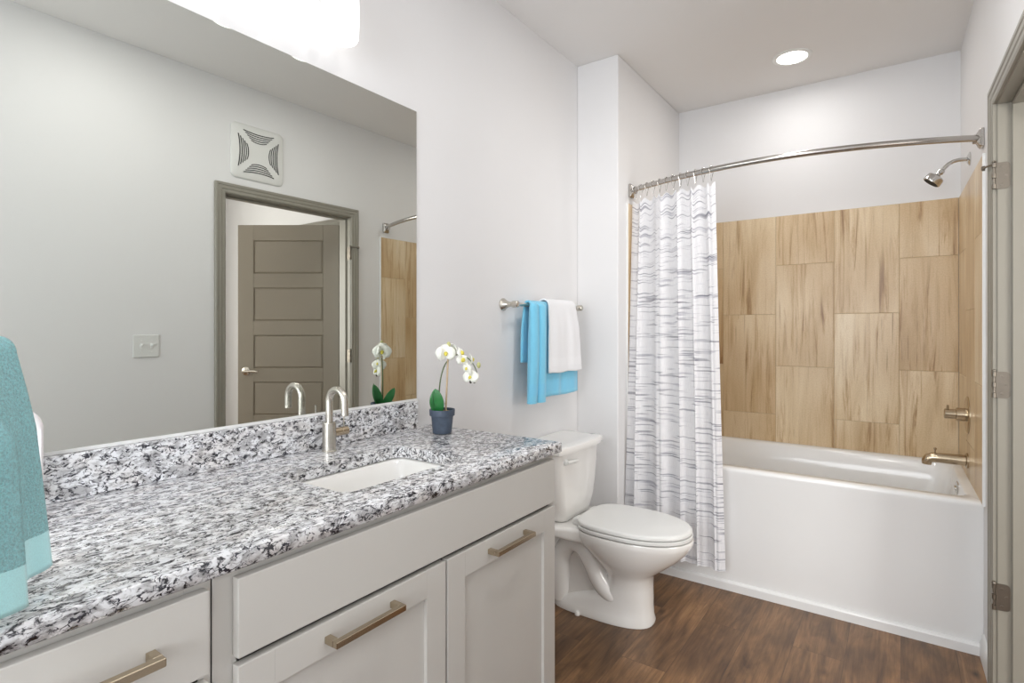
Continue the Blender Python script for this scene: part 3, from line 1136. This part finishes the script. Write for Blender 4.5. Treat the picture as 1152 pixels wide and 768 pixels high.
sv = thing('shower_valve', 'round nickel shower valve handle above the tub spout', 'valve', (XF, rwy(XF), 0.885), RW_ROT)
bm = new_bm()
lathe(bm, [(0.084, TH), (0.084, TH + 0.003), (0.078, TH + 0.007), (0.03, TH + 0.010)], n=40, axis='Y')
finish('escutcheon', bm, M['brass_nickel'], sv)
bm = new_bm()
lathe(bm, [(0.030, TH + 0.008), (0.030, 0.050), (0.027, 0.052), (0.0225, 0.053), (0.0225, 0.092), (0.020, 0.095), (0.004, 0.0955)], n=32, axis='Y')
hb = finish('handle', bm, M['brass_nickel'], sv)
bm = new_bm()
tube(bm, [(0, 0.082, 0.010), (-0.006, 0.082, 0.03), (-0.008, 0.082, 0.040)], [0.005, 0.005, 0.0045], 12)
finish('lever', bm, M['brass_nickel'], hb)

sh = thing('shower_fixture', 'chrome shower head on a bent arm below the curtain rod', 'shower', (XF, rwy(XF), 2.045), RW_ROT)
bm = new_bm()
lathe(bm, [(0.030, 0.0005), (0.030, 0.004), (0.022, 0.010), (0.012, 0.013)], n=28, axis='Y')
finish('flange', bm, M['chrome'], sh)
bm = new_bm()
tube(bm, [(0, 0.004, 0), (0, 0.04, 0.001), (0, 0.06, -0.002), (0, 0.078, -0.011), (0, 0.093, -0.026), (0, 0.104, -0.040)], 0.0085, 16)
finish('arm', bm, M['chrome'], sh)
bm = new_bm()
dirv = Vector((0, 0.62, -0.78)).normalized()
p0 = Vector((0, 0.100, -0.034))
pts, rad = [], []
for d, r in ((0, 0.010), (0.004, 0.0145), (0.018, 0.0145), (0.021, 0.011), (0.027, 0.011), (0.032, 0.020), (0.038, 0.034), (0.044, 0.037), (0.066, 0.0385), (0.070, 0.037), (0.071, 0.034)):
    pts.append(p0 + dirv * d)
    rad.append(r)
tube(bm, pts, rad, 32)
hd = finish('shower_head', bm, M['chrome'], sh, 35)
bm = new_bm()
tube(bm, [p0 + dirv * 0.0705, p0 + dirv * 0.0722], [0.033, 0.032], 32)
finish('spray_face', bm, M['slot'], hd)

# ------------------------------------------------------------------ curtain rod
ZROD = 2.02
RX = 2.79


def rod_pt(s):
    """s 0..1 from the short wall to the right wall"""
    ya, yb = YW - 0.002, rwy(RX) + 0.004
    y = ya + (yb - ya) * s
    x = RX - 0.19 * math.sin(pi * s) ** 0.85 if 0 < s < 1 else RX
    return Vector((x, y, ZROD))


def rod_at_y(y):
    ya, yb = YW - 0.002, rwy(RX) + 0.004
    return rod_pt((y - ya) / (yb - ya))


rd = thing('curtain_rod', 'curved metal shower curtain rod across the tub', 'curtain rod', (RX, 0.47, ZROD))
bm = new_bm()
off = Vector((RX, 0.47, ZROD))
tube(bm, [rod_pt(0.004 + 0.992 * i / 60) - off for i in range(61)], 0.0128, 20)
finish('rod', bm, M['rod_metal'], rd)
for s, yy in ((-1, YW), (1, rwy(RX))):
    bm = new_bm()
    rings = []
    for hx, hz, d in ((0.026, 0.036, 0.001), (0.026, 0.036, 0.010), (0.021, 0.030, 0.016), (0.017, 0.018, 0.024), (0.0165, 0.017, 0.034)):
        r = min(hx, hz) * (0.25 if d < 0.02 else 0.95)
        rings.append([(p[0], yy - 0.47 + s * d, p[1]) for p in rrect(-hx, hx, -hz, hz, r, 0, 6)])
    loft(bm, rings)
    finish('flange', bm, M['rod_metal'], rd, 30)

# ------------------------------------------------------------------ shower curtain
cu = thing('shower_curtain', 'white shower curtain with thin grey stripes, drawn to the left', 'curtain', (2.68, 0.95, 0.13))
NU, NV = 260, 90
CY0, CY1 = 1.185, 0.705
ZTOP, ZBOT = 1.952, 0.130
nf = 5.0


def cloth_pt(u, v):
    """u 0..1 across, v 0 top .. 1 hem"""
    ya = CY0 + 0.012 * v
    yb = CY1 - 0.030 * v
    y = ya + (yb - ya) * u
    base = rod_at_y(min(max(CY0 + (CY1 - CY0) * u, CY1), CY0)).x
    base = base * (1 - v) + (2.690 - 0.012 * u) * v
    amp = (0.011 + 0.009 * min(1, v * 2)) * (0.8 + 0.35 * sin(5.1 * u + 1))
    amp *= min(1.0, 0.5 + 3 * u)
    ph = 2 * pi * nf * (u + 0.035 * sin(2 * pi * u * 1.3 + 0.6)) + 0.25 * sin(3 * v + 4 * u)
    sx = sin(ph)
    f = math.copysign(abs(sx) ** 0.75, sx)
    x = base + amp * f
    y += 0.012 * cos(ph) * (0.7 + 0.3 * v)
    x += 0.006 * sin(2.3 * ph + 1.3) * (0.4 + 0.6 * v)
    z_ = ZTOP + (ZBOT - ZTOP) * v
    z_ += (1 - v) ** 6 * 0.010 * cos(2 * pi * 11 * u)
    lim = XT - 0.022 if z_ < 0.64 else 2.80
    x = min(x, lim)
    return Vector((x, y, z_))


bm = new_bm()
uvl = bm.loops.layers.uv.new('UVMap')
gv = [[bm.verts.new(cloth_pt(i / NU, j / NV) - Vector(cu.location)) for i in range(NU + 1)] for j in range(NV + 1)]
for j in range(NV):
    for i in range(NU):
        f = bm.faces.new((gv[j][i], gv[j][i + 1], gv[j + 1][i + 1], gv[j + 1][i]))
        for lp, (a, b_) in zip(f.loops, ((i, j), (i + 1, j), (i + 1, j + 1), (i, j + 1))):
            lp[uvl].uv = (a / NU * 1.7, b_ / NV * 1.82)
finish('cloth', bm, M['curtain'], cu, 180)
bm = new_bm()
edge = [cloth_pt(i / 200, 0.9995) - Vector(cu.location) for i in range(201)]
tube(bm, edge, 0.0022, 6)
finish('hem', bm, M['curtain'], cu, 180)

# curtain rings
ring_src = None
NR = 12
for i in range(NR):
    u = (i + 0.35) / NR
    top = cloth_pt(u, 0.004)
    y = CY0 + (CY1 - CY0) * u
    p = rod_at_y(y)
    if ring_src is None:
        t = thing('curtain_ring', 'thin metal hook ring holding the striped curtain on the rod', 'curtain ring', p, 0, 'rings of the shower curtain')
        bm = new_bm()
        path = []
        for k in range(25):
            a = 2 * pi * k / 24 + 0.0
            rr = 0.0175 + (0.034 if sin(a) < 0 else 0) * (max(0, -sin(a)) ** 2.5)
            path.append((0.0175 * cos(a) * (1 - 0.55 * max(0, -sin(a)) ** 1.5), 0, rr * sin(a) - 0.001))
        tube(bm, path, 0.0012, 8)
        finish('wire', bm, M['chrome'], t)
        bm = new_bm()
        for k in (-1, 0, 1):
            lathe(bm, [(0.001, -0.0032), (0.0030, -0.0016), (0.0034, 0), (0.0030, 0.0016), (0.001, 0.0032)], (k * 0.0075, 0, 0.0168 - abs(k) * 0.002), n=10)
        finish('roller_beads', bm, M['chrome'], t)
        ring_src = t
    else:
        t = ring_src.copy()
        COL.objects.link(t)
        t.location = p
        for c in list(ring_src.children):
            cc = c.copy()
            COL.objects.link(cc)
            cc.parent = t
    dxy = rod_at_y(y - 0.01) - rod_at_y(y + 0.01)
    t.rotation_euler = (0, 0, math.atan2(dxy.y, dxy.x) + pi / 2 + random.uniform(-0.25, 0.25))

# ================================================================== TOILET
XC = 2.28
to_ = thing('toilet', 'white two piece toilet between vanity and tub', 'toilet', (XC, 1.1, 0))


def egg(yf, yb, hw, z_, n=48, sq=2.0, back=2.0):
    """closed outline; front (low y) pointed round, back squarer; local coords about (XC,1.1)"""
    out = []
    ym = yf + (yb - yf) * 0.55
    for i in range(n):
        a = 2 * pi * i / n
        c, s = cos(a), sin(a)
        if s < 0:
            e = 2 / sq
            y = ym + (ym - yf) * -abs(s) ** e
            x = hw * math.copysign(abs(c) ** e, c)
        else:
            e = 2 / back
            y = ym + (yb - ym) * abs(s) ** e
            x = hw * math.copysign(abs(c) ** e, c)
        out.append((x, y - 1.1, z_))
    return out


bm = new_bm()
secs = [(0.880, 1.345, 0.112, 0.000, 2.6, 4), (0.878, 1.345, 0.113, 0.012, 2.6, 4), (0.884, 1.340, 0.104, 0.035, 2.6, 4),
        (0.887, 1.250, 0.098, 0.075, 2.6, 3.0), (0.888, 1.150, 0.096, 0.11, 2.6, 2.6), (0.890, 1.095, 0.096, 0.15, 2.5, 2.4), (0.888, 1.085, 0.100, 0.195, 2.4, 2.4),
        (0.866, 1.100, 0.116, 0.225, 2.3, 2.4), (0.815, 1.130, 0.142, 0.262, 2.15, 2.4), (0.768, 1.175, 0.163, 0.30, 2.1, 2.4),
        (0.735, 1.215, 0.176, 0.335, 2.1, 2.5), (0.718, 1.235, 0.182, 0.362, 2.1, 2.5), (0.712, 1.235, 0.184, 0.382, 2.1, 2.5), (0.716, 1.232, 0.181, 0.391, 2.1, 2.5), (0.75, 1.20, 0.15, 0.393, 2.1, 2.5)]
loft(bm, [egg(a, b_, c, d, 56, e, f) for a, b_, c, d, e, f in secs])
# deck that carries the tank
rings = []
for y, hw_, z0, z1 in ((1.10, 0.145, 0.33, 0.392), (1.17, 0.150, 0.33, 0.393), (1.22, 0.165, 0.335, 0.394), (1.28, 0.185, 0.345, 0.394), (1.36, 0.185, 0.352, 0.394), (1.42, 0.16, 0.356, 0.392)):
    r = 0.018
    rings.append([(p[0], y - 1.1, p[1]) for p in rrect(-hw_, hw_, z0, z1, r, 0, 5)])
loft(bm, rings)
# trapway: the S shaped bulge on both sides and the rear column
for s in (-1, 1):
    cp = [Vector((s * x, y, z_)) for x, y, z_ in ((0.045, -0.11, 0.09), (0.060, -0.05, 0.11), (0.068, 0.0, 0.16), (0.070, 0.04, 0.235), (0.072, 0.085, 0.295), (0.074, 0.145, 0.30), (0.074, 0.192, 0.235), (0.070, 0.200, 0.13), (0.064, 0.205, 0.02))]
    tp = []
    for k in range(len(cp) - 1):
        p0, p1, p2, p3 = cp[max(k - 1, 0)], cp[k], cp[k + 1], cp[min(k + 2, len(cp) - 1)]
        for q in range(6):
            t = q / 6
            tp.append(0.5 * ((2 * p1) + (p2 - p0) * t + (2 * p0 - 5 * p1 + 4 * p2 - p3) * t * t + (3 * p1 - p0 - 3 * p2 + p3) * t ** 3))
    tube(bm, tp, [0.040 + 0.004 * sin(pi * k / len(tp)) for k in range(len(tp))], 28)
rings = []
for z_, y0, y1, hw_ in ((0.0, 1.00, 1.335, 0.085), (0.08, 1.00, 1.33, 0.070), (0.2, 1.00, 1.335, 0.070), (0.30, 1.02, 1.36, 0.085), (0.35, 1.06, 1.39, 0.135)):
    rings.append([(p[0], p[1] - 1.1, z_) for p in rrect(-hw_, hw_, y0, y1, 0.03, 0, 6)])
loft(bm, rings)
bowl = finish('bowl', bm, M['porcelain'], to_, 55)
for s in (-1, 1):
    bm = new_bm()
    lathe(bm, [(0.012, 0.0), (0.012, 0.008), (0.009, 0.015), (0.003, 0.018)], (s * 0.116, 0.09, 0.0), n=18)
    finish('bolt_cap', bm, M['porcelain'], bowl)

# seat and lid


def seat_ring(yf, yb, hw, z_, n=56):
    return egg(yf, yb, hw, z_, n, 2.08, 3.6)


bm = new_bm()
loft(bm, [seat_ring(0.722, 1.196, 0.176, 0.3945), seat_ring(0.716, 1.20, 0.181, 0.398), seat_ring(0.716, 1.20, 0.181, 0.408), seat_ring(0.721, 1.197, 0.177, 0.4115)])
finish('seat', bm, M['plastic'], to_, 40)
bm = new_bm()
loft(bm, [seat_ring(0.724, 1.196, 0.174, 0.4135), seat_ring(0.719, 1.201, 0.179, 0.4165), seat_ring(0.719, 1.201, 0.179, 0.427), seat_ring(0.724, 1.197, 0.175, 0.4325), seat_ring(0.735, 1.19, 0.166, 0.4335), seat_ring(0.86, 1.10, 0.07, 0.4345)])
lid = finish('lid', bm, M['plastic'], to_, 50)
for s in (-1, 1):
    bm = new_bm()
    box(bm, s * 0.078 - 0.028, s * 0.078 + 0.028, 1.182 - 1.1, 1.222 - 1.1, 0.393, 0.424, 0.008, 3)
    finish('seat_hinge', bm, M['plastic'], to_)
# tank
bm = new_bm()
rings = []
for z_, hw_, y0, y1, r in ((0.393, 0.120, 1.268, 1.425, 0.03), (0.400, 0.130, 1.262, 1.428, 0.035), (0.425, 0.150, 1.254, 1.430, 0.04), (0.47, 0.166, 1.248, 1.432, 0.04), (0.54, 0.178, 1.243, 1.434, 0.04), (0.62, 0.187, 1.240, 1.436, 0.04), (0.70, 0.195, 1.238, 1.437, 0.04), (0.716, 0.195, 1.238, 1.437, 0.04)):
    pts = rrect(-hw_, hw_, y0 - 1.1, y1 - 1.1, r, z_, 6)
    # front face bows out a little
    pts = [(x, y - (0.018 * max(0, 1 - (x / hw_) ** 2) if y < 1.30 - 1.1 else 0), z2) for x, y, z2 in pts]
    rings.append(pts)
loft(bm, rings)
tank = finish('tank', bm, M['porcelain'], to_, 50)
bm = new_bm()


def lid_ring(ins, z_):
    hw_ = 0.212 - ins
    pts = []
    n = 14
    for i in range(n + 1):
        x = -hw_ + 2 * hw_ * i / n
        pts.append((x, 1.226 + ins - 0.020 * (1 - (x / hw_) ** 4) - 1.1, z_))
    y1 = 1.444 - ins * 0.3 - 1.1
    pts += [(hw_, 1.26 - 1.1, z_), (hw_, y1 - 0.02, z_), (hw_ - 0.02, y1, z_), (-hw_ + 0.02, y1, z_), (-hw_, y1 - 0.02, z_), (-hw_, 1.26 - 1.1, z_)]
    return pts


loft(bm, [lid_ring(0.010, 0.714), lid_ring(0.002, 0.718), lid_ring(0.0, 0.728), lid_ring(0.001, 0.740), lid_ring(0.006, 0.748), lid_ring(0.016, 0.752), lid_ring(0.05, 0.754)])
finish('tank_lid', bm, M['porcelain'], to_, 35)
bm = new_bm()
lathe(bm, [(0.014, 1.236 - 1.1), (0.014, 1.226 - 1.1), (0.009, 1.220 - 1.1)], (-0.150, 0, 0.680), 'Y', 18)
tube(bm, [(-0.150, 1.222 - 1.1, 0.680), (-0.125, 1.214 - 1.1, 0.680), (-0.098, 1.212 - 1.1, 0.678), (-0.072, 1.213 - 1.1, 0.676)], [0.008, 0.0085, 0.009, 0.007], 14)
finish('flush_lever', bm, M['plastic'], to_)

# ================================================================== TOWEL BAR AND TOWELS
YB_, ZB_ = YL - 0.068, 1.383
BX0, BX1 = 1.955, 2.535
tbar = thing('towel_bar', 'brushed nickel towel bar on the wall above the toilet', 'towel bar', ((BX0 + BX1) / 2, YL, ZB_))
bm = new_bm()
hx = (BX1 - BX0) / 2
tube(bm, [(-hx, -0.068, 0), (hx, -0.068, 0)], 0.0085, 16)
finish('bar', bm, M['nickel'], tbar)
for s in (-1, 1):
    bm = new_bm()
    lathe(bm, [(0.028, -0.0005), (0.028, -0.005), (0.024, -0.010), (0.016, -0.022), (0.0115, -0.036), (0.011, -0.050), (0.0150, -0.056), (0.0150, -0.080), (0.011, -0.084), (0.003, -0.085)], (s * hx, 0, 0), 'Y', 26)
    finish('post', bm, M['nickel'], tbar)


def draped(parent, mat, band_mat, xa, xb, front_len, back_len, r, offs, flare=0.0, wave=0.004, nw=3, thick=0.006, band=(0.02, 0.07), seed=0, squeeze=0.0, axis='X', name='cloth', shear=0.0):
    """cloth folded over a bar that runs along local x at the origin; front is -y.
    offs: extra distance of the hanging parts from the bar; returns the cloth object"""
    rnd = random.Random(seed)
    ph = [rnd.uniform(0, 6.28) for _ in range(4)]
    prof = []
    for k in range(29):
        t = k / 28
        prof.append(('b', t, back_len * (1 - t)))
    top = []
    for k in range(1, 13):
        top.append(('t', pi * k / 13, 0))
    fr = [('f', k / 40, front_len * k / 40) for k in range(41)]
    seq = prof + top + fr
    nx = 44
    grid = []
    for kind, t, d in seq:
        row = []
        for i in range(nx + 1):
            u = i / nx
            if kind == 't':
                y = r * cos(t)
                z_ = r * sin(t)
                dd = 0
            else:
                dd = d
                sgn = 1 if kind == 'b' else -1
                y = sgn * (r + offs * min(1, d / 0.1))
                z_ = -d
            w = min(1.0, dd / 0.12)
            xm = (xa + xb) / 2
            x = xa + (xb - xa) * u
            k_ = 1 - squeeze * math.exp(-dd / 0.10) + flare * dd
            x = xm + (x - xm) * k_
            x += shear * dd
            wv = wave * w * (sin(2 * pi * nw * u + ph[0]) + 0.5 * sin(2 * pi * nw * 1.9 * u + ph[1] + 2 * dd))
            if kind == 'b':
                wv = abs(wv)
            y += wv if kind != 't' else 0
            if kind == 'f':
                y = min(y, -r * 0.9)
            z_ += 0.002 * sin(2 * pi * 2 * u + ph[2]) * w
            row.append(Vector((x, y, z_)))
        grid.append(row)
    bm = new_bm()
    gv = [[bm.verts.new(p) for p in row] for row in grid]
    for a in range(len(gv) - 1):
        kind, t, d = seq[a]
        for i in range(nx):
            f = bm.faces.new((gv[a][i], gv[a][i + 1], gv[a + 1][i + 1], gv[a + 1][i]))
            L = front_len if kind == 'f' else back_len
            if kind != 't' and band[0] < L - d < band[1]:
                f.material_index = 1
    o = finish(name, bm, mat, parent, 180)
    o.data.materials.append(band_mat)
    sm = o.modifiers.new('thick', 'SOLIDIFY')
    sm.thickness = thick
    sm.offset = 0
    return o


bt = thing('towel', 'sky blue bath towel folded over the wall towel bar', 'towel', (0, YB_, ZB_))
draped(bt, M['towel_blue'], M['towel_blue_band'], 2.035, 2.470, 0.425, 0.26, 0.016, 0.004, flare=0.10, wave=0.004, nw=3, thick=0.010, band=(0.03, 0.085), seed=3, squeeze=0.06)
# the rolled-under fold along its left edge
for xr, rx_, ry_, yo in ((0.0, 0.026, 0.019, -0.034), (0.052, 0.029, 0.022, -0.036)):
    bm = new_bm()
    rings = []
    for k in range(34):
        if k < 8:
            a = pi / 2 * k / 8
            c = Vector((2.050 + xr, -0.016 - 0.020 * sin(a), 0.012 - 0.0 * k - 0.020 * (1 - cos(a))))
            sc = 0.45 + 0.55 * k / 8
        else:
            d = 0.428 * (k - 8) / 25
            c = Vector((2.050 + xr * (1 + 0.5 * d) - 0.035 * d + 0.003 * sin(9 * d + xr * 40), yo - 0.004 * sin(7 * d), -0.010 - d))
            sc = 1.0 + 0.15 * d
        rings.append([c + Vector((rx_ * sc * cos(2 * pi * j / 20), ry_ * sc * sin(2 * pi * j / 20), 0)) for j in range(20)])
    loft(bm, rings)
    o = finish('fold', bm, M['towel_blue'], bt, 60)
    o.data.materials.append(M['towel_blue_band'])
    for p in o.data.polygons:
        if -0.40 < p.center.z < -0.345:
            p.material_index = 1
wt = thing('towel', 'white hand towel laid over the blue towel on the bar', 'towel', (0, YB_, ZB_))
draped(wt, M['towel_white'], M['towel_white_band'], 2.165, 2.445, 0.315, 0.20, 0.031, 0.010, flare=0.35, wave=0.003, nw=2, thick=0.008, band=(0.035, 0.075), seed=8, squeeze=0.10, shear=0.06)

# ================================================================== ORCHID
ox, oy = 1.396, 1.293
orc = thing('potted_orchid', 'white orchid in a slate blue pot on the counter', 'plant', (ox, oy, ZC))
RV = Vector((sin(YAW), -cos(YAW), 0))      # the spray of flowers leans this way
FV = Vector((-cos(YAW), -sin(YAW), 0))
MV = Vector((-0.66, 0.75, 0))
MS = Vector((0.75, 0.66, 0))
bm = new_bm()
lathe(bm, [(0.030, 0.0004), (0.032, 0.002), (0.0375, 0.058), (0.0385, 0.060), (0.0425, 0.061), (0.0435, 0.080), (0.0425, 0.082), (0.0385, 0.081), (0.0375, 0.070)], n=36)
finish('pot', bm, M['pot'], orc)
bm = new_bm()
lathe(bm, [(0.0372, 0.066), (0.0374, 0.072), (0.025, 0.076), (0.003, 0.078)], n=28)
finish('moss', bm, M['soil'], orc)


def leaf(name, base, tip, width, bend, face, mat, parent, n=14, m=8, curl=0.10):
    base, tip = Vector(base), Vector(tip)
    ax = tip - base
    side = ax.cross(face).normalized()
    nrm = side.cross(ax).normalized()
    bm = new_bm()
    g = []
    for i in range(n + 1):
        t = i / n
        w = width * (math.sin(pi * min(1, (0.10 + 0.90 * t))) ** 0.6 if t < 1 else 0.02)
        c = base + ax * t + nrm * bend * sin(pi * t)
        g.append([bm.verts.new(c + side * w * (j / m * 2 - 1) + nrm * curl * w * ((j / m * 2 - 1) ** 2)) for j in range(m + 1)])
    for i in range(n):
        for j in range(m):
            bm.faces.new((g[i][j], g[i][j + 1], g[i + 1][j + 1], g[i + 1][j]))
    o = finish(name, bm, mat, parent, 180)
    s_ = o.modifiers.new('thick', 'SOLIDIFY')
    s_.thickness = 0.0016
    return o


UP = Vector((0, 0, 1))
leaf('leaf', RV * -0.010 + FV * 0.020 + UP * 0.070, RV * -0.018 + FV * 0.034 + UP * 0.155, 0.024, 0.006, FV, M['leaf'], orc)
leaf('leaf', MV * 0.016 + MS * 0.006 + UP * 0.070, MV * 0.030 + MS * 0.044 + UP * 0.138, 0.015, 0.008, MV, M['leaf'], orc)
leaf('leaf', MV * 0.016 - MS * 0.006 + UP * 0.070, MV * 0.028 - MS * 0.030 + UP * 0.152, 0.016, 0.006, MV, M['leaf'], orc)
bm = new_bm()
tube(bm, [RV * 0.012 + UP * 0.07, RV * 0.020 + UP * 0.26], 0.0032, 10)
tube(bm, [RV * 0.0126 + UP * 0.098, RV * 0.0128 + UP * 0.104], 0.0042, 10)
finish('stake', bm, M['stake'], orc)


spray = bez([RV * -0.010 + UP * 0.072, RV * -0.016 + UP * 0.20, RV * 0.0 + UP * 0.285, RV * 0.060 + UP * 0.310, RV * 0.120 + UP * 0.250, RV * 0.122 + UP * 0.185], 40)
bm = new_bm()
tube(bm, spray, [0.0026 - 0.0012 * i / 40 for i in range(41)], 10)
finish('stem', bm, M['stem'], orc)


def flower(c, face, size, yellow, parent):
    face = face.normalized()
    side = face.cross(UP).normalized()
    up = side.cross(face).normalized()
    c = Vector(c)
    bm = new_bm()
    spec = [(90, 1.0, 0.42), (210, 0.95, 0.40), (330, 0.95, 0.40), (10, 1.05, 0.62), (170, 1.05, 0.62)]
    for ai, (deg, ln, wd) in enumerate(spec):
        a = radians(deg)
        d = side * cos(a) + up * sin(a)
        e = face.cross(d)
        n, m = 8, 6
        g = []
        for i in range(n + 1):
            t = i / n
            w = size * wd * (sin(pi * (0.06 + 0.90 * t)) ** 0.7)
            p = c + d * size * ln * t + face * (size * 0.20 * sin(pi * t * 0.9) - size * 0.12 * t * t + (0.0015 if ai > 2 else 0))
            g.append([bm.verts.new(p + e * w * (j / m * 2 - 1) - face * size * 0.10 * (j / m * 2 - 1) ** 2 * t) for j in range(m + 1)])
        for i in range(n):
            for j in range(m):
                bm.faces.new((g[i][j], g[i][j + 1], g[i + 1][j + 1], g[i + 1][j]))
    o = finish('flower', bm, M['petal'], parent, 180)
    s_ = o.modifiers.new('thick', 'SOLIDIFY')
    s_.thickness = 0.0008
    bm = new_bm()
    rad_ = size * yellow
    tube(bm, [c + face * size * 0.02, c + face * size * 0.15, c + face * size * 0.32 - up * size * 0.12, c + face * size * 0.42 - up * size * 0.26], [rad_ * 0.6, rad_, rad_ * 0.8, rad_ * 0.25], 10)
    finish('lip', bm, M['petal_yellow'], o, 60)
    return o


fl = [(RV * 0.014 + UP * 0.272 + FV * 0.012, FV * 1.0 + RV * 0.15 + UP * 0.15, 0.034, 0.20),
      (RV * 0.012 + UP * 0.270 + MV * 0.016, MV * 1.0 + UP * 0.1, 0.034, 0.2),
      (RV * 0.040 + UP * 0.287 - FV * 0.006, -FV * 0.5 + RV * 0.8 + UP * 0.4, 0.022, 0.30),
      (RV * 0.064 + UP * 0.272 + FV * 0.004, FV * 0.3 + RV * 0.9 + UP * 0.3, 0.023, 0.42),
      (RV * 0.070 + UP * 0.250 + FV * 0.008, FV * 0.7 + RV * 0.5, 0.022, 0.40),
      (RV * 0.098 + UP * 0.250 - FV * 0.004, -FV * 0.2 + RV * 1.0 + UP * 0.1, 0.022, 0.42),
      (RV * 0.086 + UP * 0.222 + FV * 0.006, FV * 0.6 - RV * 0.5 - UP * 0.1, 0.020, 0.25),
      (RV * 0.098 + UP * 0.192 + FV * 0.008, FV * 0.8 - RV * 0.3 + UP * 0.1, 0.029, 0.18),
      (RV * 0.108 + UP * 0.215 + MV * 0.012, MV * 1.0, 0.026, 0.2)]
for c, f_, s_, yl_ in fl:
    flower(c, f_, s_, yl_, orc)
for c, s_ in ((RV * 0.116 + UP * 0.187, 0.006), (RV * 0.110 + UP * 0.176, 0.005), (RV * 0.098 + UP * 0.176 + FV * 0.01, 0.0045)):
    bm = new_bm()
    bmesh.ops.create_uvsphere(bm, u_segments=12, v_segments=8, radius=s_, matrix=Matrix.Translation(c) @ Matrix.Scale(1.3, 4, (0, 0, 1)))
    finish('bud', bm, M['dark_stem'], orc)
for c in (RV * 0.022 + UP * 0.302, RV * 0.125 + UP * 0.232):
    bm = new_bm()
    bmesh.ops.create_uvsphere(bm, u_segments=12, v_segments=8, radius=0.007, matrix=Matrix.Translation(c) @ Matrix.Scale(1.5, 4, (0, 0, 1)))
    finish('bud', bm, M['bud'], orc)

# ================================================================== COUNTER LEFT: TOWEL STAND, AQUA TOWEL, WHITE TRAY
TD = radians(42)
tsx, tsy = 0.165, 0.935
BARZ = 1.246
ts = thing('towel_stand', 'nickel countertop towel stand hidden under the aqua towel', 'towel stand', (tsx, tsy, ZC), TD)
bm = new_bm()
lathe(bm, [(0.030, 0.0004), (0.030, 0.006), (0.026, 0.010), (0.010, 0.013)], n=36)
finish('base', bm, M['nickel'], ts)
bm = new_bm()
tube(bm, [(0, 0, 0.011), (0, 0, BARZ - ZC)], 0.006, 14)
finish('post', bm, M['nickel'], ts)
bm = new_bm()
tube(bm, [(-0.11, 0, BARZ - ZC), (0.055, 0, BARZ - ZC)], 0.007, 14)
finish('arm', bm, M['nickel'], ts)
at = thing('towel', 'aqua terry towel hanging at the left end of the counter', 'towel', (tsx, tsy, BARZ), TD)
draped(at, M['towel_aqua'], M['towel_aqua_band'], -0.13, 0.060, 0.298, 0.30, 0.016, 0.012, flare=0.9, wave=0.007, nw=1.6, thick=0.014, band=(-1, 0.055), seed=5, squeeze=0.10, shear=0.06)

draped(at, M['towel_aqua'], M['towel_aqua_band'], -0.20, -0.030, 0.305, 0.30, 0.016, 0.046, flare=0.45, wave=0.006, nw=1.2, thick=0.014, band=(-1, 0.055), seed=12, squeeze=0.10, name='outer_fold', shear=0.05)
ty = thing('tray', 'white round cornered tray leaning against the mirror behind the aqua towel', 'tray', (0.245, YL - 0.030, ZC))
bm = new_bm()
rings = []
for ins, d in ((0.004, 0.0), (0, 0.003), (0, 0.012), (0.004, 0.015), (0.010, 0.013), (0.016, 0.008)):
    rings.append([(p[0], -d, p[1]) for p in rrect(-0.13 + ins, 0.117 - ins, 0.0005 + ins, 0.205 - ins, 0.045, 0, 10)])
loft(bm, rings)
finish('dish', bm, M['tray_white'], ty, 50)
